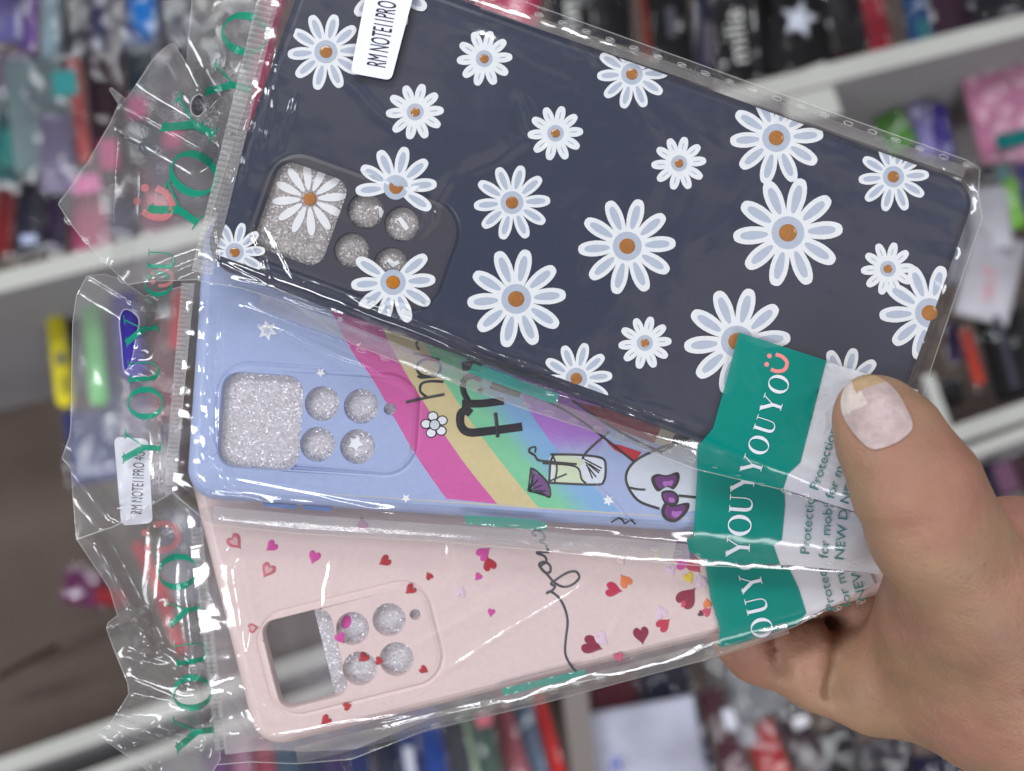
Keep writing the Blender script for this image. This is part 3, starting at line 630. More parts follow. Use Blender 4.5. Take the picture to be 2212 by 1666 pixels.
def bag(F, zf, hz, outline, header, hole, label, seal, dots, edgeruns, name_loc, gus=()):
    root = thing('plastic_bag', P(*name_loc, F.z - .004), label, 'bag', 'clear bags around the held phone cases')
    ex = []
    for (x0, y0, x1, y1, amp, wd) in zf.creases:         # finer mesh where the film is pleated
        l = math.hypot(x1 - x0, y1 - y0); nx, ny = -(y1 - y0) / l, (x1 - x0) / l
        for i in range(int(-.1 * l / 6), int(1.1 * l / 6)):
            for k in range(-5, 6): ex.append((x0 + (x1 - x0) * i * 6 / l + nx * k * wd * .26, y0 + (y1 - y0) * i * 6 / l + ny * k * wd * .26))
    for i in range(int((F.v1 - F.v0 + 40) / 3.5)):       # and where it wraps round the camera end
        for k in range(-14, 12): ex.append(F.xy(F.u0 + k * 3.5, F.v0 - 20 + i * 3.5))
    mb = MB(); drape(mb, outline, 8, (.8, .8, .8), zf, ang=R(F.deg), extra=ex)
    for run in edgeruns: stroke(mb, run, 2.2, (.8, .8, .8), zf, 1, lift=.0001, step=10)  # pale ribbon painted for the bright line along the rim
    for (x0, y0, x1, y1, n_) in dots:                    # row of air holes punched near the rim
        a_ = math.atan2(y1 - y0, x1 - x0)
        for i in range(n_):
            x = x0 + (x1 - x0) * i / (n_ - 1); y = y0 + (y1 - y0) * i / (n_ - 1)
            stroke(mb, ell(x, y, 10, 4.2, 12, a_), 2.2, (.8, .8, .8), zf, 1, closed=True, lift=.0002, arch=.0002)
            if random.random() < .6: stroke(mb, [(x - 6, y - 1), (x + 5, y + 1)], 3, (.8, .8, .8), zf, 1, lift=.0003, arch=.0002)
    for run, wd, mt in gus: stroke(mb, run, wd, (.8, .8, .8), zf, mt, lift=.0003, arch=.0006, step=10)
    mb.build('front_film', [M_FILM, M_FEDGE, M_GUS, M_GUSP], root, smooth=True)
    # back sheet, under the case
    mb = MB(); V, Fc = tess(outline, 45, ang=R(F.deg))
    mb.add([(P(x, y, F.z).x, P(x, y, F.z).y, F.z - .0092 + .0035 * sm((in_rect_dist(F, x, y) + 12) / 80)) for x, y in V], Fc, (.8, .8, .8)); mb.build('back_film', [M_CLOUD if F is FC else M_FILM], root, smooth=True)
    hd = MB(); drape(hd, header, 8, (.8, .8, .8), hz, holes=[hole] if hole else ())
    hb = [(x, y) for x, y in header]
    for lift_, off in ((.0, 0),): stroke(hd, hb, 1.7, (.8, .8, .8), hz, 1, closed=True, lift=.0001, step=10)  # flap outline: its edge highlight is a painted pale ribbon
    if hole: stroke(hd, hole, 3, (.8, .8, .8), hz, 1, closed=True, lift=.0001)
    header_o = hd.build('header_flap', [M_FLAP, M_FEDGE], root, smooth=True)
    sl = MB(); (x0, y0), (x1, y1), wd, pitch, zz = seal  # the ribbed heat seal between flap and body
    l = math.hypot(x1 - x0, y1 - y0); nx, ny = -(y1 - y0) / l, (x1 - x0) / l; n_ = int(l / pitch * 4); vs = []
    for i in range(n_ + 1):
        t = i / n_; x, y = x0 + (x1 - x0) * t, y0 + (y1 - y0) * t; jz = .0003 * nz3(t * 20, 0, x0)
        for k in (-1, -.7, .7, 1):
            rib = (math.cos(i / 4 * 2 * math.pi) * .00042 if abs(k) < .9 else 0)
            vs.append(P(x + nx * wd * k / 2, y + ny * wd * k / 2, zz + rib + jz))
    sl.add(vs, [[4 * i + k, 4 * i + k + 1, 4 * i + 5 + k, 4 * i + 4 + k] for i in range(n_) for k in range(3)], (.8, .8, .8)); sl.build('heat_seal', [M_SEAL], root, smooth=False)
    return root, header_o

# daisy bag
outA = [(640, -60), (950, -62), (1500, 135), (1850, 262), (2088, 346), (2117, 366), (2113, 420), (2122, 470), (2010, 800), (1965, 960), (1900, 1130), (1690, 1058), (1505, 1014), (1310, 940), (1127, 881), (906, 800), (759, 742), (640, 660), (520, 622), (428, 606), (425, 560), (450, 480), (560, 130), (600, -60)]
hdA = [(418, -40), (403, 138), (376, 94), (367, 95), (338, 118), (273, 215), (240, 189), (236, 193), (256, 225), (240, 262), (190, 350), (126, 441), (150, 480), (176, 513), (235, 575), (276, 615), (320, 608), (432, 604), (450, 480), (560, 130), (600, -40)]
rootPA, hoA = bag(FA, zfA, hzA, outA, hdA, ell(428, 228, 16, 24, 20, .2), 'clear plastic bag with crumpled hanging flap around the navy daisy case', ((586, -30), (436, 590), 46, 12, FA.z + .0003),
    [(1010, -22, 2090, 357, 22), (780, 757, 1850, 1112, 22), (146, 478, 262, 604, 4)], [outA[1:11], outA[11:20]], (1290, 470), [([(1040, 8), (1500, 165), (1850, 290), (2085, 372)], 24, 2), ([(560, 650), (760, 722), (1010, 822), (1310, 925), (1500, 992)], 34, 2)])
# rainbow bag
outB = [(428, 606), (700, 640), (1100, 700), (1600, 740), (1900, 800), (1900, 1240), (1700, 1229), (1494, 1221), (1152, 1188), (931, 1168), (637, 1152), (453, 1132), (372, 1064), (380, 980), (405, 620)]
hdB = [(187, 597), (225, 592), (262, 604), (312, 640), (420, 612), (384, 980), (372, 1064), (249, 1136), (165, 1166), (153, 1010), (134, 990), (150, 944), (153, 922), (157, 698), (165, 640)]
rootPB, hoB = bag(FB, zfB, hzB, outB, hdB, spline([(258, 690), (272, 668), (300, 690), (292, 740), (284, 780), (268, 800), (262, 740)], 4, True), 'clear plastic bag with paper size sticker on its flap, around the blue rainbow case', ((405, 612), (368, 1050), 26, 10, FB.z - .0008),
    [(470, 1120, 1840, 1222, 30)], [outB[5:13]], (1200, 800), [([(460, 1112), (700, 1134), (1150, 1164), (1490, 1194)], 36, 3)])
# hearts bag
outC = [(402, 1100), (800, 1060), (1400, 1060), (1860, 1160), (1890, 1262), (1720, 1352), (1513, 1428), (1170, 1520), (922, 1577), (760, 1640), (640, 1650), (540, 1646), (470, 1652), (455, 1560), (430, 1350)]
hdC = [(165, 1164), (249, 1137), (378, 1062), (410, 1110), (424, 1230), (460, 1500), (476, 1640), (440, 1700), (330, 1672), (235, 1605), (211, 1586), (240, 1560), (278, 1500), (276, 1476), (245, 1400), (230, 1358), (234, 1345), (254, 1330), (236, 1270)]
rootPC, hoC = bag(FC, zfC, hzC, outC, hdC, None, 'clear plastic bag with a badly crumpled flap around the pink hearts case', ((424, 1140), (478, 1620), 24, 10, FC.z - .0012),
    [(940, 1568, 1860, 1300, 19)], [outC[4:13]], (1050, 1400), [([(640, 1632), (900, 1568), (1200, 1494), (1540, 1404), (1700, 1352)], 36, 2)])
# lettering across the three flaps
def flap_lettering(root, parent, zf, spec, sml):
    mb = MB()
    for ch, o, a_, h_ in spec: word(mb, ch, o, a_, h_, 0, INKT, zf, .0003, positions=[(o, a_, h_)])
    if sml: smile(mb, *sml, CORAL, zf, .0003, 1)
    mb.build('flap_lettering', [M_INK, M_SMILE], parent)
flap_lettering(rootPA, hoA, hzA, [('Y', (440, 335), 62, 108), ('U', (500, 205), 70, 60), ('O', (452, 425), 58, 108), ('Y', (395, 510), 52, 90), ('Y', (520, 265), 72, 84), ('O', (556, 135), 72, 104), ('U', (372, 600), 84, 62), ('Y', (540, 215), 70, 60)][0:1] +
    [('O', (440, 442), 60, 104), ('Y', (400, 520), 55, 104), ('Y', (530, 235), 72, 92), ('O', (565, 130), 74, 100), ('U', (374, 588), 86, 56)], ((338, 440), 60, 70))
flap_lettering(rootPB, hoB, hzB, [('Y', (345, 1005), 86, 80), ('O', (352, 905), 90, 76), ('U', (345, 828), 94, 66), ('Y', (345, 740), 96, 72), ('O', (372, 640), 90, 60)], ((352, 600), 90, 40))
flap_lettering(rootPC, hoC, hzC, [('Y', (468, 1615), 97, 86), ('O', (462, 1528), 98, 84), ('U', (452, 1436), 98, 70), ('Y', (440, 1345), 100, 72), ('O', (432, 1265), 100, 84)], ((352, 1160), 100, 66))

# printed bands near the thumb
def band(root, zf, teal, white, words, texts, sml=None):
    mb = MB(); drape(mb, teal, 11, TEAL, zf, .00042)
    for org, ang, h_, wtxt, adv in words: word(mb, wtxt, org, ang, h_, adv, (.72, .75, .82), zf, .0006, wid=.86)
    if sml: smile(mb, *sml, CORAL, zf, .0005)
    mb.build('brand_band', [M_INK], root, smooth=True)
    mb = MB(); drape(mb, white, 11, WINK, zf, .00025, mat=0)
    for t, org, ang, h_ in texts: text(mb, t, org, ang, h_, lin((40, 118, 112)), zf, .0006, 1, xs=1.15)
    mb.build('text_band', [M_WHITEINK, M_INK], root, smooth=True)
band(rootPA, zfA, [(1596, 718), (1785, 779), (1729, 999), (1702, 1024), (1692, 1056), (1600, 1036), (1505, 1012), (1507, 965), (1540, 926), (1568, 826)],
     [(1779, 778), (1984, 843), (1960, 900), (1900, 1120), (1845, 1105), (1686, 1055), (1696, 1023), (1723, 997)],
     [((1640, 1030), 72, 44, 'YOUYO', 46)], [('Protection', (1766, 1062), 72, 29), ('for mobile', (1800, 1080), 72, 29), ('NEW DESIGN', (1832, 1092), 72, 29)], ((1680, 785), 72, 40))
band(rootPB, zfB, [(1507, 1005), (1600, 1030), (1694, 1058), (1696, 1090), (1689, 1166), (1671, 1178), (1685, 1219), (1600, 1217), (1515, 1205), (1488, 1191), (1484, 1166), (1498, 1158)],
     [(1688, 1058), (1850, 1110), (1920, 1150), (1900, 1240), (1800, 1230), (1678, 1219), (1664, 1178), (1682, 1164), (1689, 1090)],
     [((1618, 1205), 86, 50, 'YOUYO', 47)], [('Protection', (1748, 1200), 85, 29), ('for mobile', (1788, 1208), 85, 29), ('NEW DESIGN', (1822, 1212), 85, 29)])
band(rootPC, zfC, [(1512, 1203), (1600, 1217), (1703, 1225), (1725, 1270), (1742, 1324), (1724, 1347), (1650, 1374), (1565, 1400), (1551, 1394), (1556, 1362), (1534, 1289), (1524, 1221)],
     [(1697, 1224), (1880, 1240), (1890, 1262), (1718, 1347), (1735, 1324), (1718, 1270)],
     [((1672, 1370), 103, 46, 'OUYG', 50)], [('Protection', (1806, 1318), 104, 29), ('for mobile', (1840, 1308), 104, 29), ('NEW DESIGN', (1872, 1296), 104, 29)])
# green ends of the print on the folded rims
for root, zf, pl in ((rootPA, zfA, [(1022, 785), (1208, 850), (1204, 872), (1180, 868), (1012, 806)]), (rootPB, zfB, [(1004, 1112), (1150, 1122), (1182, 1130), (1180, 1146), (1006, 1134)]), (rootPC, zfC, [(1082, 1488), (1262, 1446), (1266, 1456), (1240, 1466), (1088, 1504)])):
    mb = MB(); drape(mb, pl, 9, lin((58, 150, 132)), zf, .0004); mb.build('rim_print', [M_RIM], root, smooth=True)
# paper size stickers
def sticker(root, corners, zf, txts, lift):
    mb = MB(); (x0, y0), (x1, y1), (x2, y2), (x3, y3) = corners; pts_ = []
    cs = list(corners)
    for i in range(4):                                   # rounded corners
        p, a, b = Vector(cs[i]), Vector(cs[i - 1]), Vector(cs[(i + 1) % 4]); ra = p + (a - p).normalized() * 14; rb = p + (b - p).normalized() * 14
        for k in range(6):
            t = k / 5; pts_.append(tuple((1 - t) ** 2 * ra + 2 * t * (1 - t) * p + t * t * rb))
    drape(mb, pts_, 12, lin((222, 224, 234)), zf, lift)
    for t, org, ang, h_, xs in txts: text(mb, t, org, ang, h_, lin((34, 34, 52)), zf, lift + .00008, 0, xs=xs)
    mb.build('size_sticker', [M_PAPER], root)
sticker(rootPA, [(757, 158), (800, -60), (905, -55), (845, 174)], zfA, [('RM NOTE11PRO -', (832, 148), 80, 60, .33)], .0006)
sticker(rootPB, [(246, 944), (320, 948), (330, 1130), (262, 1136)], hzB, [('RM NOTE11PRO 4G', (306, 1112), 87, 35, .44)], -.0012)

# ------------------------------------------------------------------ the hand: one continuous skin grown from a distance field
HZ = lambda x, y, z, r: (*P(x, y, z), r * S * (H - z) / H)
def chain(*n_): return [(HZ(*a), HZ(*b)) for a, b in zip(n_, n_[1:])]
groups = {
 'thumb': chain((1888, 892, .0170, 82), (1918, 942, .0185, 106), (1980, 1056, .0205, 128), (2020, 1150, .0190, 131), (2112, 1290, .0110, 160), (2200, 1430, .0000, 190), (2420, 1545, -.002, 190)),
 'palm': chain((2060, 1370, -.012, 150), (2140, 1480, -.014, 160), (2330, 1510, -.012, 180)) + chain((2280, 1290, -.012, 190), (2330, 1510, -.012, 180)) + chain((1960, 1440, -.018, 120), (2140, 1480, -.014, 145), (2360, 1535, -.010, 165)),
 'thenar': chain((2110, 1350, .000, 150), (2160, 1430, -.002, 158), (2320, 1510, .0, 175)),
 'web': chain((2075, 1240, .000, 120), (2190, 1190, -.006, 110), (2300, 1200, -.010, 120)),
 'pinky': chain((2060, 1490, -.016, 128), (1890, 1470, -.021, 108), (1775, 1438, -.0255, 93), (1640, 1392, -.031, 78), (1540, 1290, -.034, 74), (1480, 1180, -.034, 66)),
 'ring': chain((2080, 1420, -.022, 120), (1880, 1330, -.032, 92), (1700, 1230, -.037, 86), (1540, 1120, -.039, 80), (1470, 1010, -.037, 70)),
 'middle': chain((2140, 1350, -.022, 120), (1940, 1220, -.034, 90), (1740, 1040, -.039, 88), (1580, 920, -.040, 82), (1500, 820, -.038, 72)),
 'index': chain((2240, 1260, -.018, 120), (2075, 1150, -.028, 88), (1880, 960, -.032, 84), (1800, 860, -.036, 88), (1780, 760, -.038, 80), (1710, 680, -.038, 70)),
}
K = {'thenar': .014, 'thumb': .004, 'palm': .018, 'web': .006, 'pinky': .0025, 'ring': .0022, 'middle': .0022, 'index': .0022}
def cone_d(p, a, b):
    A = np.array(a[:3]); B = np.array(b[:3]); ab = B - A; t = np.clip(((p - A) @ ab) / (ab @ ab), 0, 1)
    return np.linalg.norm(p - A - t[:, None] * ab, axis=1) - (a[3] + (b[3] - a[3]) * t)
def smin(a, b, k):
    h = np.clip(.5 + .5 * (b - a) / k, 0, 1); return b * (1 - h) + a * h - k * h * (1 - h)
grooves = [([(1682, 1355), (1684, 1390), (1691, 1435), (1698, 1462)], .0016, .0022, -.017), ([(1800, 1500), (1808, 1465), (1818, 1422), (1846, 1366)], .0024, .0028, -.014), ([(1742, 1440), (1748, 1480), (1752, 1500)], .0008, .0009, -.017), ([(1788, 1500), (1790, 1455), (1800, 1435)], .0011, .0008, -.017),
           ([(1905, 1150), (1960, 1140), (2010, 1125)], .0009, .0004, .030), ([(1915, 1168), (1975, 1158), (2030, 1135)], .0008, .0003, .030),
           ([(2150, 1130), (2195, 1240), (2200, 1350), (2160, 1450)], .0016, .0018, .008), ([(2180, 1180), (2172, 1290), (2150, 1370)], .0013, .0014, .010), ([(2230, 1230), (2225, 1360), (2190, 1450)], .0013, .0014, .008),
           ([(2190, 1180), (2150, 1130), (2118, 1082)], .0026, .0016, .004), ([(1930, 1470), (2000, 1480), (2060, 1520)], .002, .0004, .0)]
def sdf(p):
    tot = None
    for nme, segs in groups.items():
        g = None
        for a, b in segs:
            d = cone_d(p, a, b); g = d if g is None else smin(g, d, .0035)
        tot = g if tot is None else smin(tot, g, K[nme])
    return tot
def carve(p, d):
    """skin folds: push the surface in near each fold line, whatever its height"""
    for pts_, wd, dep, zc in grooves:
        best = np.full(len(p), 1.0)
        for a, b in zip(pts_, pts_[1:]):
            A = np.array(P(*a, zc)[:2]); B = np.array(P(*b, zc)[:2]); ab = B - A; t = np.clip(((p[:, :2] - A) @ ab) / (ab @ ab), 0, 1)
            best = np.minimum(best, np.linalg.norm(p[:, :2] - A - t[:, None] * ab, axis=1))
        d = d + dep * np.exp(-(best / wd) ** 2)
    return d
def full(p): return carve(p, sdf(p))
def surface_nets(f, lo, hi, h):
    n = [int((hi[i] - lo[i]) / h) + 1 for i in range(3)]
    ax = [lo[i] + h * np.arange(n[i]) for i in range(3)]; X, Y, Z = np.meshgrid(*ax, indexing='ij')
    p = np.stack([X.ravel(), Y.ravel(), Z.ravel()], 1); V = np.concatenate([f(c) for c in np.array_split(p, 8)]).reshape(n)
    ins = V < 0; c = np.zeros([n[i] - 1 for i in range(3)], int)
    for i in (0, 1):
        for j in (0, 1):
            for k in (0, 1): c += ins[i:n[0] - 1 + i, j:n[1] - 1 + j, k:n[2] - 1 + k]
    act = (c > 0) & (c < 8); idx = -np.ones(act.shape, int); cells = np.argwhere(act); idx[act] = np.arange(len(cells))
    pos = np.array([lo]) + h * (cells + .5)
    for _ in range(7):                                   # slide each vertex onto the surface
        d = f(pos); e_ = h * .25; g = np.stack([f(pos + np.eye(3)[i] * e_) - f(pos - np.eye(3)[i] * e_) for i in range(3)], 1) / (2 * e_)
        pos = pos - np.clip(d, -h, h)[:, None] * g / np.maximum((g * g).sum(1), .2)[:, None]
    faces = []
    for a in range(3):
        b, c2 = (a + 1) % 3, (a + 2) % 3
        sl0 = [slice(1, -1)] * 3; sl1 = [slice(1, -1)] * 3; sl0[a] = slice(0, -1); sl1[a] = slice(1, None)
        s0, s1 = ins[tuple(sl0)], ins[tuple(sl1)]; q = np.argwhere(s0 != s1)
        for i in q:
            base = i.copy(); base[b] += 1; base[c2] += 1   # grid index of the edge start
            cs = []
            for db, dc in ((-1, -1), (0, -1), (0, 0), (-1, 0)):
                t = base.copy(); t[b] += db; t[c2] += dc; cs.append(idx[tuple(t)])
            if min(cs) < 0: continue
            st = base.copy(); faces.append(cs if ins[tuple(st)] else cs[::-1])
    return pos, faces
pos, faces = surface_nets(full, (.030, -.115, -.056), (.150, .022, .040), .0014)
SKIN = None
def skin_mat():
    m = principled('skin', (.315, .184, .122), rough=.48, spec=.24, sss=.22, noisecol=(55, .78, 1.14), bump=[(260, .0004), (1300, .00012), (4200, .00004)])
    nt = m.node_tree; N, L = nt.nodes, nt.links          # pinker and yellower patches
    b = next(n for n in N if n.type == 'BSDF_PRINCIPLED'); src = b.inputs['Base Color'].links[0].from_socket
    n = N.new('ShaderNodeTexNoise'); n.inputs['Scale'].default_value = 42; n.inputs['Detail'].default_value = 3
    tc = next(k for k in N if k.type == 'TEX_COORD'); L.new(tc.outputs['Object'], n.inputs['Vector'])
    r = N.new('ShaderNodeValToRGB'); e = r.color_ramp.elements; e[0].position, e[1].position = .4, .64; e[0].color = (.98, 1.02, .95, 1); e[1].color = (1.08, .92, .98, 1)
    L.new(n.outputs['Fac'], r.inputs['Fac']); x = N.new('ShaderNodeMix'); x.data_type = 'RGBA'; x.blend_type = 'MULTIPLY'; x.inputs['Factor'].default_value = 1
    L.new(src, x.inputs['A']); L.new(r.outputs['Color'], x.inputs['B']); L.new(x.outputs['Result'], b.inputs['Base Color'])
    v = N.new('ShaderNodeTexVoronoi'); v.feature = 'DISTANCE_TO_EDGE'; v.inputs['Scale'].default_value = 900; L.new(tc.outputs['Object'], v.inputs['Vector'])
    bp = N.new('ShaderNodeBump'); bp.inputs['Distance'].default_value = .00016; bp.inputs['Strength'].default_value = .7; L.new(v.outputs['Distance'], bp.inputs['Height'])
    L.new(b.inputs['Normal'].links[0].from_socket, bp.inputs['Normal']); L.new(bp.outputs[0], b.inputs['Normal'])
    return m
M_SKIN = skin_mat()
person = MB(); person.add([tuple(v) for v in pos], faces, (.5, .3, .2))
rootH = thing('person', P(2150, 1450, -.02), 'bare hand with thumb on top, pinching the fanned stack of packed phone cases', 'person')
hand_o = person.build('hand', [M_SKIN], rootH, smooth=True)
# thumb nail, laid on the skin
def surf_z(x, y, z0=.045):
    o = np.array([0, 0, H]); t_ = P(x, y, 0); d = np.array([t_.x, t_.y, -H]); d = d / np.linalg.norm(d); t = .14
    for _ in range(90):
        q = o + d * t; dist = full(q[None, :])[0]
        if dist < 1e-5: break
        t += dist * .8
    return o + d * t
NAIL = spline([(1816, 866), (1828, 832), (1860, 809), (1900, 815), (1936, 845), (1962, 890), (1971, 925), (1944, 952), (1906, 968), (1878, 968), (1846, 938), (1822, 902)], 4, True)
V, Fn = tess(NAIL, 4)
ncx, ncy = 1893, 890; axis = np.array([.42, .91]); vs = []; cols = []
for x, y in V:
    q = surf_z(ncx + (x - ncx) * .97, ncy + (y - ncy) * .97)
    du = (x - ncx) * .91 - (y - ncy) * .42; rr = 1 - min(1, abs(du) / 75) ** 2; dl = (x - ncx) * .42 + (y - ncy) * .91
    lift = .0003 + .0010 * rr * sm((80 - dl) / 110); pr = P(x, y, q[2] + lift); vs.append(tuple(pr))
fsn = []; 
for t in Fn:
    (ax, ay), (bx, by), (cx, cy_) = (V[i] for i in t); t = t if (bx - ax) * (cy_ - ay) - (by - ay) * (cx - ax) < 0 else t[::-1]
    c_ = ((ax + bx + cx) / 3, (ay + by + cy_) / 3); dl = (c_[0] - ncx) * .42 + (c_[1] - ncy) * .91; du = (c_[0] - ncx) * .91 - (c_[1] - ncy) * .42
    nn = nz3(c_[0] * .03, c_[1] * .03, 4)
    polish = lin((178, 158, 156)); bare = lin((176, 148, 112)); fsn.append(t)
    cols.append(bare if (dl + 10 * nn < -54 and du > -22) else (lin((200, 186, 178)) if dl + 10 * nn < -24 and du < -10 else polish))
mb = MB(); mb.add(vs, fsn, cols)
M_NAIL = principled('nail_polish', attr=True, rough=.42, spec=.4, noisecol=(450, .82, 1.1), bump=[(300, .0003), (1500, .00008)])
mb.build('thumb_nail', [M_NAIL], hand_o, smooth=True)

#BACKGROUND
# ------------------------------------------------------------------ the shop display far below the hand
M_BOARD = principled('white_laminate', base=lin((180, 181, 174)), rough=.5, noisecol=(9, .9, 1.04))
M_FACE = principled('shaded_divider_face', base=lin((150, 148, 150)), rough=.6, noisecol=(6, .9, 1.06))  # sides of the white boards, their shade put into a greyer base colour
M_FLOOR = principled('bin_floor', base=lin((92, 78, 70)), rough=.75, noisecol=(5, .8, 1.15), bump=[(40, .003)])
M_GOODS = principled('moulded_case', attr=True, rough=.42, spec=.12, noisecol=(5, .4, 1.05))
M_WRAP = film('goods_wrap', haze=.010, rough=.11, base=.026, bump=((20, .0018), (70, .0004)), col=(.72, .72, .78), tint=(.95, .95, .95))
M_CARD = principled('goods_card', attr=True, rough=.7)
M_STARS = principled('glitter_star', base=(.6, .64, .72), metallic=.8, rough=.25, bump=[(300, .003)])
rack = thing('display_rack', P(1106, 833, -1.3), 'white laminate shop display with divided bins running slantwise behind the held cases', 'display rack')
def hexa(name, top, bot, z1, z2, mats, root, mat_side=1):
    m_ = MB(); n = len(top); vs = [P(x, y, z1) for x, y in top] + [P(x, y, z2) for x, y in bot]
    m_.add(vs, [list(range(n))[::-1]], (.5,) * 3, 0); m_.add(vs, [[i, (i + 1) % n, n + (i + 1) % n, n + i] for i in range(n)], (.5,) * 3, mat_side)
    return m_.build(name, mats, root, recalc=True)
m_ = MB(); q = [P(-1700, -1500, -1.30), P(3900, -1500, -1.30), P(3900, 3200, -1.30), P(-1700, 3200, -1.30)]; m_.add(q, [[3, 2, 1, 0]]); m_.build('bin_floor', [M_FLOOR], rack)
def board(x0, y0, x1, y1, wd, dx, dy, z1=-.94, z2=-1.28):
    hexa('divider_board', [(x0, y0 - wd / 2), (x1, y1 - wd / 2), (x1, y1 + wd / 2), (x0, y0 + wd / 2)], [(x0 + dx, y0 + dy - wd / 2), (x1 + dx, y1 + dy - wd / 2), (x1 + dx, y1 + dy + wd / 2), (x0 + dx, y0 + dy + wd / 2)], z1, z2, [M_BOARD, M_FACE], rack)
board(-500, 735, 2600, -45, 44, 10, 255)
board(-500, 1833, 2600, 752, 40, 10, 150)
board(-500, 1935, 2600, 792, 30, 10, 150)
hexa('divider_board', [(1990, 812), (2016, 806), (2068, 955), (2040, 972)], [(1960, 900), (1984, 895), (2030, 1020), (2004, 1030)], -.945, -1.27, [M_BOARD, M_FACE], rack)
hexa('divider_board', [(1690, 168), (1781, 132), (1819, 246), (1700, 262)], [(1690, 268), (1781, 232), (1819, 346), (1700, 362)], -.945, -1.25, [M_BOARD, M_FACE], rack)
hexa('divider_board', [(1215, 1496), (1268, 1484), (1292, 1700), (1240, 1700)], [(1215, 1546), (1268, 1534), (1292, 1750), (1240, 1750)], -.95, -1.27, [principled('dull_laminate', base=lin((120, 112, 108)), rough=.6), M_FACE], rack)

_zi = [0]
def rr(cx, cy_, w_, h_, r, ang, n=5):
    out = []; c, s = math.cos(R(ang)), math.sin(R(ang)); r = min(r, w_ / 2 - .5, h_ / 2 - .5)
    for sx, sy, a0 in ((1, -1, -90), (1, 1, 0), (-1, 1, 90), (-1, -1, 180)):
        for i in range(n + 1):
            t = R(a0 + 90 * i / n); x = sx * (w_ / 2 - r) + r * math.cos(t); y = sy * (h_ / 2 - r) + r * math.sin(t); out.append((cx + x * c - y * s, cy_ + x * s + y * c))
    return out
def slab(cx, cy_, w_, h_, r, ang, z, th, col, mat, name, root, lean=0.):
    m_ = MB(); rings = []
    for q, dz in ((.86, 0), (.95, .0025), (1, .006), (1, th)):
        rings.append([P(x, y, z + lean * (x - cx) - dz) for x, y in rr(cx, cy_, w_ - (1 - q) * min(w_, h_), h_ - (1 - q) * min(w_, h_), r * q, ang)])
    n = len(rings[0]); vs = [v for r_ in rings for v in r_]
    m_.add(vs, [list(range(n))[::-1]] + [[k * n + i, k * n + (i + 1) % n, (k + 1) * n + (i + 1) % n, (k + 1) * n + i] for k in range(3) for i in range(n)], col)
    return m_.build(name, [mat], root, smooth=True, recalc=True)
def wrapf(cx, cy_, w_, h_, ang, z, root, amp=.006, seed=0., mat=None, name='bag_film'):
    m_ = MB(); nx_, ny_ = max(6, int(w_ / 9)), max(6, int(h_ / 9)); vs = []; c, s = math.cos(R(ang)), math.sin(R(ang))
    for j in range(ny_ + 1):
        for i in range(nx_ + 1):
            x = (i / nx_ - .5) * w_ * (1 + .05 * nz3(j * .4, seed, 2)); y = (j / ny_ - .5) * h_ * (1 + .05 * nz3(i * .4, seed, 5))
            ex = min(1, 6 * min(i / nx_, 1 - i / nx_) + .2) * min(1, 6 * min(j / ny_, 1 - j / ny_) + .2)
            zz = z + amp * (.9 * abs(nz3(x * .02, y * .012, seed)) + .16 * nz3(x * .06, y * .04, seed + 4)) + .006 * ex
            vs.append(P(cx + x * c - y * s, cy_ + x * s + y * c, zz))
    m_.add(vs, [[j * (nx_ + 1) + i, (j + 1) * (nx_ + 1) + i, (j + 1) * (nx_ + 1) + i + 1, j * (nx_ + 1) + i + 1] for j in range(ny_) for i in range(nx_)], (.8, .8, .8))
    return m_.build(name, [mat or M_WRAP], root, smooth=True)
GRP = 'packed cases in the shop display'
def good(cx, cy_, w_, h_, ang, rgb, label, cat='phone case', name='packed_case', z=-1.0, wrap=1, extra=None, r=12, group=GRP, lean=None, card=None):
    _zi[0] += 1; z = z + .0023 * (_zi[0] % 19); ln = lean if lean is not None else random.uniform(-1, 1) * .00035
    if name == 'packed_case' and wrap: ang += 7 * nz3(cx * .37, cy_ * .21, 3.3)
    t = thing(name, P(cx, cy_, z - .012), label, cat, group); c_ = lin(rgb)
    slab(cx, cy_, w_, h_, r, ang, z, .012, c_, M_GOODS, 'case_shell', t, ln)
    if card:                                             # printed paper strip inside the bag
        m_ = MB(); x0 = cx + card[0] * w_; y0 = cy_ + card[1] * h_; m_.poly([P(x, y, z + .003 + abs(ln) * w_) for x, y in rr(x0, y0, card[2] * w_, card[3] * h_, 2, ang)][::-1], lin(card[4])); m_.build('paper_strip', [M_CARD], t)
    if extra: extra(t, z + .004)
    if wrap: wrapf(cx, cy_ - h_ * .03, w_ * 1.12 + 8, h_ * 1.14 + 14, ang, z + .006, t, seed=cx * .013 + cy_ * .007, amp=.006 * wrap)
    return t
TE = (20, 120, 120)
# upper left field
good(20, 20, 70, 150, 4, (96, 92, 150), 'muted violet packed case in the top left corner of the display', card=(0, -.3, .8, .2, (140, 140, 190)))
good(62, 40, 40, 190, 3, (104, 58, 150), 'narrow purple packed case beside the corner violet one')
good(112, 52, 46, 210, -2, (140, 164, 176), 'pale grey-blue packed case right of the narrow purple one')
good(165, 55, 60, 190, 4, (22, 20, 36), 'near-black packed case left of the navy one along the top')
good(222, 55, 56, 200, -2, (44, 44, 84), 'navy packed case left of the bright blue one')
good(262, 60, 60, 170, 2, (92, 84, 92), 'smoke grey packed case tucked behind the bright blue one')
def blob_blue(t, z):
    m_ = MB(); fillp(m_, [(276, -20), (338, -20), (334, 70), (318, 92), (300, 70), (282, 44)], lin((14, 112, 196)), lambda x, y: z + .004, 0, dome=.006); m_.build('blue_motif', [M_GOODS], t, smooth=True)
good(310, 30, 78, 170, 2, (18, 60, 120), 'bright blue packed case with crinkled wrap, below the top edge', extra=blob_blue)
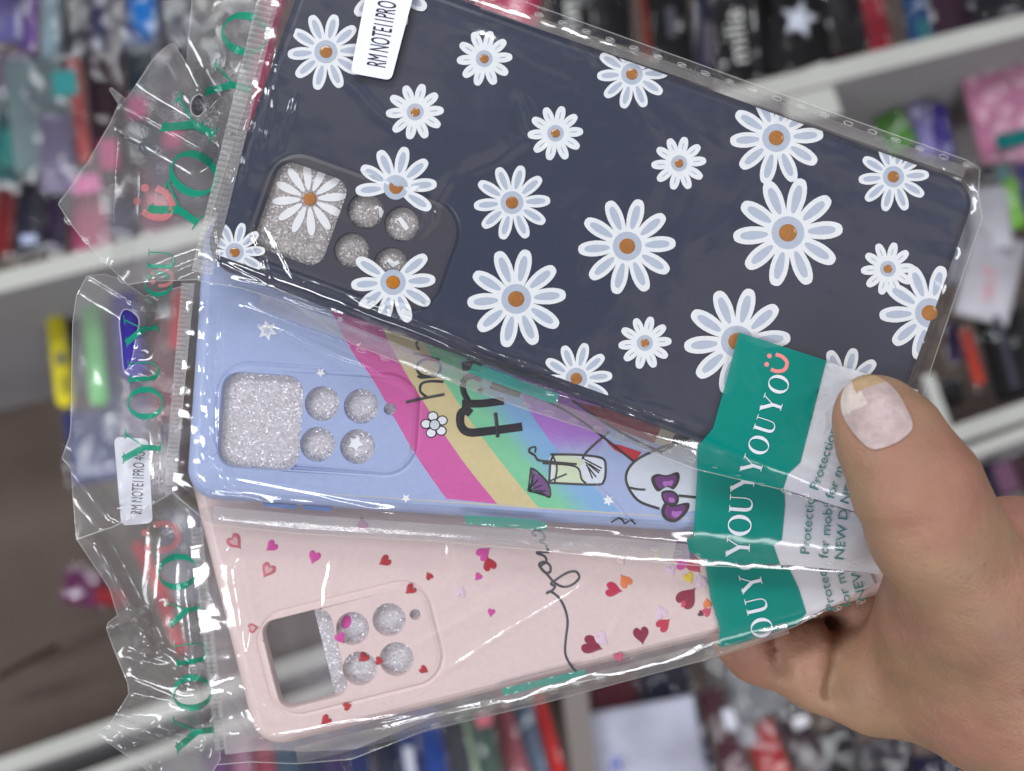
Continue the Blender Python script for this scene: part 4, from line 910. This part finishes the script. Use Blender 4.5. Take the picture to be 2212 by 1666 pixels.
good(385, 40, 70, 210, -6, (70, 74, 84), 'clear grey packed case with shiny wrap left of the standing flap')
good(30, 175, 90, 130, -4, (116, 104, 124), 'mauve-grey packed case at the left edge above the pale bag')
good(95, 250, 150, 250, -4, (118, 136, 140), 'wide pale grey-green packed case with a teal corner', card=(.3, -.28, .35, .22, TE))
good(172, 240, 32, 230, -6, (190, 84, 84), 'slim coral packed case right of the wide pale one')
good(20, 300, 60, 200, 3, (40, 88, 92), 'dark teal packed case at the left edge', card=(0, .1, .7, .4, (0, 104, 100)))
good(122, 330, 80, 170, -3, (128, 118, 148), 'dusty lilac packed case under the wide pale one')
good(235, 270, 80, 320, -4, (52, 22, 42), 'dark burgundy packed case behind the upper left flap', card=(.0, .2, .5, .2, (150, 20, 90)))
good(305, 220, 70, 240, 3, (32, 50, 62), 'dark slate packed case beside the burgundy one', card=(-.1, .05, .6, .2, (150, 24, 92)))
good(365, 260, 80, 330, -3, (66, 50, 70), 'dark plum packed case behind the fold of the upper flap', card=(.1, .1, .5, .16, (160, 50, 100)))
good(440, 240, 80, 420, 4, (58, 56, 64), 'charcoal packed case behind the hanging hole')
good(510, 160, 66, 400, 8, (78, 74, 80), 'grey packed case seen through the upper flap')
good(572, 80, 50, 420, 12, (222, 60, 120), 'hot pink packed case beside the top corner of the daisy case')
good(12, 480, 40, 150, 2, (130, 18, 24), 'deep red packed case low at the left edge')
good(55, 460, 70, 190, -2, (38, 38, 56), 'ink blue packed case right of the deep red one', card=(.1, .3, .5, .1, (170, 180, 210)))
good(115, 450, 70, 190, 6, (48, 30, 62), 'dark purple packed case right of the ink blue one')
good(185, 455, 90, 190, -10, (176, 70, 110), 'rose pink packed case sitting on the long white board', card=(.0, -.3, .7, .2, (200, 96, 150)))
good(265, 430, 80, 170, 4, (64, 56, 92), 'muted indigo packed case right of the rose one')
good(345, 420, 90, 180, -4, (142, 84, 104), 'dusty rose packed case seen through the large flap', card=(0, .1, .5, .3, (224, 140, 150)))
good(430, 420, 80, 160, 3, (104, 92, 96), 'taupe packed case behind the daisy bag lettering')
# upper middle and right
good(1060, 10, 60, 160, 12, (235, 66, 112), 'hot pink packed case along the top above the daisies')
good(1120, 20, 90, 130, 10, (238, 74, 118), 'second hot pink packed case touching the black bags')
good(960, -30, 120, 100, 10, (140, 60, 90), 'dull pink packed case almost hidden above the daisy case')
def wr(txt, org, ang, h_, col=(200, 200, 196), sh=1.0):
    def f(t, z):
        m_ = MB(); text(m_, txt, org, ang, h_, lin(col), lambda x, y: z + .010, 0, xs=sh); m_.build('bag_writing', [M_CARD], t)
    return f
good(1240, 30, 110, 170, -6, (14, 13, 14), 'black bag with white cursive letters, left of the rust red strip', 'bag', 'packed_case', extra=wr('nm', (1255, 70), 98, 60))
good(1320, 60, 90, 190, -5, (10, 10, 12), 'plain black bag left of the rust red strip')
good(1396, 30, 22, 190, -6, (128, 40, 24), 'thin rust red case between the black bags', wrap=0, r=6)
good(1450, 70, 90, 220, -5, (16, 15, 17), 'black bag right of the rust red strip', card=(0, -.1, .2, .3, (60, 62, 70)))
good(1525, 70, 50, 230, -3, (34, 36, 66), 'navy bag left of the white cursive word', card=(.1, .1, .4, .4, (70, 62, 72)))
good(1590, 80, 90, 230, -4, (14, 14, 16), 'black bag with a white cursive word running down it', 'bag', 'packed_case', extra=wr('milia', (1618, 136), 98, 62, sh=1.05))
def star(t, z):
    m_ = MB(); pts_ = [(1727 + (48 if i % 2 == 0 else 23) * math.cos(R(36 * i - 80)), 42 + (48 if i % 2 == 0 else 23) * math.sin(R(36 * i - 80))) for i in range(10)]
    fillp(m_, pts_, (.6, .62, .7), lambda x, y: z + .014, 0, dome=.006); m_.build('glitter_star', [M_STARS], t)
good(1715, 60, 160, 200, -6, (8, 8, 10), 'glossy black bag with a silver glitter star', 'bag', 'packed_case', extra=star)
good(1830, 40, 70, 160, -10, (10, 9, 12), 'black bag behind the crumpled red one')
good(1868, 70, 110, 150, -12, (186, 50, 66), 'crumpled red bag resting on the long white board', 'bag', 'packed_case', wrap=1.6)
good(1800, 140, 90, 60, -14, (110, 18, 22), 'dark red bag corner under the crumpled red one', 'bag', 'packed_case')
good(1985, 45, 60, 150, -10, (16, 76, 128), 'blue packed case right of the crumpled red bag', card=(.2, .2, .4, .4, (10, 104, 112)))
good(2060, 20, 100, 160, -10, (60, 26, 50), 'dark wine packed case right of the blue one')
good(2160, 10, 120, 130, -10, (22, 14, 26), 'blackish packed case in the top right corner')
good(1690, 205, 80, 60, -12, (200, 190, 170), 'cream paper scrap behind the daisy bag rim', 'paper', 'paper_scrap', wrap=0, r=3)
good(1640, 140, 60, 60, -18, (196, 120, 130), 'pinkish wrapper end below the cursive word', 'wrapper', 'wrapper')
good(1545, 145, 26, 26, 0, (215, 40, 90), 'tiny magenta wrapper end below the navy bag', 'wrapper', 'wrapper', wrap=0)
# bin on the right
good(2180, 240, 170, 250, -12, (206, 132, 166), 'large dusty pink case leaning in the right bin', 'phone case', wrap=.4, r=26, z=-1.03, lean=0)
good(1935, 285, 70, 90, -28, (84, 146, 56), 'grass green case poking out beside the daisy bag rim', z=-1.05)
good(1995, 282, 52, 120, -14, (150, 142, 206), 'shiny lavender case beside the indigo one', z=-1.05)
good(2035, 288, 40, 130, -12, (52, 36, 134), 'indigo case left of the large pink one', z=-1.04)
good(2195, 300, 90, 36, -14, (0, 116, 116), 'teal card across the foot of the large pink case', wrap=0, r=3)
good(2150, 375, 90, 46, -6, (18, 20, 26), 'black case below the teal card')
good(2168, 378, 26, 44, 0, (10, 120, 124), 'small teal case tucked under the black one', wrap=0)
good(2190, 440, 34, 110, -12, (120, 196, 50), 'lime green case at the right edge', z=-.99)
good(2216, 410, 30, 120, -8, (44, 30, 120), 'deep indigo case at the right edge beside the lime one')
good(2140, 470, 90, 140, -4, (190, 190, 198), 'white paper bag leaf right of the daisy case', 'paper', 'paper_scrap', wrap=0, r=4)
def scr(t, z):
    m_ = MB()
    for c_ in ((2120, 585), (2142, 588), (2116, 618), (2140, 620), (2132, 640)): stroke(m_, ell(*c_, 9, 9, 14), 3.2, lin((214, 150, 156)), lambda x, y: z + .001, closed=True)
    m_.build('pink_scribble', [M_CARD], t)
good(2140, 600, 120, 190, 14, (208, 206, 214), 'white folded card with faint pink rings', 'card', 'paper_card', wrap=0, r=3, extra=scr)
good(2090, 520, 60, 200, 8, (176, 178, 190), 'grey-white wrapper between daisy case and ringed card', 'wrapper', 'wrapper')
good(2185, 760, 120, 200, -14, (16, 15, 18), 'black packed case in the right bin', card=(-.1, 0, .12, .8, (48, 50, 66)))
good(2100, 770, 26, 130, -14, (198, 62, 44), 'orange-red case standing in the right bin', r=9, wrap=.5, z=-.98)
good(2064, 740, 40, 90, -10, (46, 24, 74), 'dark violet case left of the orange-red one')
good(2050, 850, 60, 60, -10, (24, 22, 24), 'black lump of packing below the violet case', 'packing', 'wrapper')
good(2160, 1020, 140, 110, -22, (36, 34, 62), 'navy glossy pack above the index knuckle', card=(.1, .1, .3, .6, (96, 60, 84)))
good(2240, 1010, 90, 140, -22, (80, 26, 46), 'maroon glossy pack at the right edge above the knuckle')
good(2110, 1075, 80, 60, -18, (40, 26, 60), 'dark purple pack in the crook of the thumb')
# bin on the left
def slots(cx, cy_, ang, boxes):
    def f(t, z):
        m_ = MB()
        for x, y, a, b, c_ in boxes: m_.poly([P(px, py, z + .002) for px, py in rr(x, y, a, b, 4, ang)][::-1], lin(c_))
        m_.build('port_cutout', [M_CARD], t)
    return f
good(130, 778, 40, 206, -7, (222, 208, 48), 'yellow bumper case standing on its edge in the left bin', wrap=0, r=18, z=-1.05, lean=0, extra=slots(0, 0, -7, ((127, 728, 8, 10, (150, 140, 40)), (130, 775, 16, 26, (70, 74, 80)), (138, 832, 12, 40, (120, 116, 36)))))
good(163, 725, 26, 110, -6, (28, 28, 30), 'black bumper case behind the yellow one', wrap=0, r=12, z=-1.07, lean=0)
good(206, 768, 42, 220, -5, (112, 196, 116), 'light green bumper case seen through the middle flap', wrap=0, r=18, z=-1.05, lean=0)
good(240, 800, 60, 260, -5, (98, 98, 150), 'slate blue case behind the light green one', z=-1.09, wrap=.5)
good(278, 720, 56, 200, -8, (62, 50, 160), 'royal purple case showing through the hanging hole', wrap=0, r=24, z=-1.04, lean=0)
good(310, 850, 110, 220, -3, (110, 96, 130), 'mauve case low behind the middle flap', z=-1.08)
good(362, 800, 70, 230, 2, (116, 44, 56), 'brick red packed case behind the middle lettering', z=-1.06, wrap=.5)
good(382, 690, 24, 130, 4, (196, 50, 56), 'bright red case strip beside the ribbed seal', wrap=0, z=-1.02)
good(220, 960, 150, 160, -8, (60, 66, 130), 'ultramarine case under the size sticker', z=-1.09)
good(350, 990, 90, 160, 4, (120, 104, 116), 'grey-pink case near the middle flap corner', z=-1.07)
good(180, 1270, 0 + 90, 80, 10, (112, 44, 92), 'blurred magenta wrapper left of the lower flap', 'wrapper', 'wrapper', z=-1.12)
good(330, 1240, 26, 160, -28, (214, 56, 66), 'coral red strap crossing behind the lower flap', 'strap', 'strap', wrap=0, z=-1.0)
good(372, 1350, 26, 130, -22, (206, 54, 62), 'coral red tag end behind the lower lettering', 'strap', 'strap', wrap=0, z=-.99)
good(240, 1290, 70, 40, 12, (158, 44, 52), 'dark coral wrapper beside the flap fold', 'wrapper', 'wrapper', wrap=0, z=-1.02)
good(390, 1200, 90, 200, 3, (150, 148, 160), 'pale silver bag behind the lower flap', z=-1.07, wrap=1.5)
good(440, 1370, 60, 200, 3, (120, 116, 124), 'grey bag behind the lower heat seal', z=-1.08, wrap=1.5)
good(60, 1430, 150, 12, -28, (72, 44, 30), 'brown cord lying on the bin floor', 'cord', 'cord', wrap=0, r=5, z=-1.22)
# bottom rows
cols = [(470, (132, 90, 140), 'violet-grey'), (520, (196, 140, 170), 'shell pink'), (572, (176, 84, 100), 'rosewood'), (625, (84, 108, 128), 'steel blue'), (678, (54, 58, 96), 'dusk navy'), (728, (74, 60, 110), 'grape'), (780, (50, 64, 120), 'cobalt grey')]
nb = ['below the pink case corner', 'right of the violet-grey one', 'right of the shell pink one', 'right of the rosewood one', 'right of the steel blue one', 'right of the dusk navy one', 'right of the grape one']
for (x, c_, n_), b in zip(cols, nb): good(x, 1650 + (x % 3) * 6, 52, 170, -8, c_, f'{n_} packed case {b}, bottom row')
good(835, 1630, 52, 200, -10, (44, 50, 74), 'slate packed case left of the bright blue bottom one')
good(885, 1625, 50, 220, -10, (52, 70, 132), 'bright blue packed case in the bottom row', card=(0, .1, .4, .3, (200, 204, 214)))
good(935, 1610, 54, 220, -10, (34, 70, 150), 'deep blue packed case right of the bright blue one')
good(985, 1600, 50, 230, -10, (64, 66, 74), 'graphite packed case left of the pale green edge')
good(1012, 1600, 14, 230, -14, (172, 196, 164), 'thin pale green case edge in the bottom row', wrap=0, r=5)
good(1045, 1590, 56, 230, -12, (72, 92, 84), 'sage green packed case right of the pale green edge', card=(0, -.15, .6, .12, (190, 96, 110)))
good(1095, 1585, 50, 230, -14, (178, 100, 110), 'faded red packed case right of the sage one')
good(1142, 1585, 46, 230, -14, (96, 112, 136), 'blue-grey packed case left of the bright red one')
good(1184, 1590, 34, 240, -16, (216, 44, 44), 'bright red packed case against the dull bin divider', wrap=.6)
good(1330, 1490, 110, 170, -8, (92, 24, 40), 'dark maroon pack above the white paper bag')
good(1440, 1500, 110, 150, -8, (42, 40, 64), 'dark navy pack above the white paper bag, right side')
good(1560, 1450, 70, 260, -22, (104, 100, 98), 'grey crumpled bag left of the pinky finger', 'bag', 'packed_case', wrap=2)
def bluescr(t, z):
    m_ = MB(); B_ = lin((74, 96, 184))
    for pl in ([(1318, 1668), (1330, 1636), (1344, 1668)], [(1324, 1654), (1340, 1652)], [(1436, 1640), (1448, 1622), (1462, 1634), (1452, 1650), (1440, 1642)], [(1440, 1668), (1468, 1650)], [(1446, 1656), (1460, 1672)]): stroke(m_, spline(pl, 4), 6, B_, lambda x, y: z + .001)
    m_.build('blue_handwriting', [M_CARD], t)
good(1395, 1640, 250, 240, -10, (206, 208, 226), 'white paper bag with blue handwriting at the bottom edge', 'paper bag', 'paper_bag', wrap=0, r=6, z=-.97, extra=bluescr, lean=.0002)
good(1515, 1620, 40, 260, -16, (44, 48, 92), 'navy case edge right of the white paper bag', wrap=.6)
good(1570, 1600, 60, 230, -18, (92, 40, 58), 'wine packed case right of the navy edge', card=(.1, -.2, .4, .2, (210, 212, 224)))
good(1605, 1560, 40, 110, -14, (188, 188, 198), 'pale grey card pack below the curled fingers', wrap=1)
good(1655, 1620, 70, 170, -22, (190, 36, 40), 'scarlet packed case below the curled fingers')
good(1640, 1490, 120, 120, -24, (140, 142, 146), 'silvery crinkled bag just below the curled fingers', 'bag', 'packed_case', wrap=2.2, z=-.99)
good(1730, 1600, 70, 200, -24, (58, 34, 48), 'dark plum pack right of the scarlet one', card=(0, -.2, .5, .12, (220, 220, 226)))
good(1820, 1650, 90, 160, -20, (28, 22, 32), 'blackish pack under the heel of the hand')
good(1920, 1660, 120, 130, -14, (44, 28, 48), 'aubergine pack under the heel of the hand')
good(2040, 1680, 130, 110, -10, (38, 36, 66), 'dark blue pack at the bottom beneath the wrist')
good(2150, 1700, 120, 110, -10, (70, 54, 50), 'brown pack at the bottom right corner')
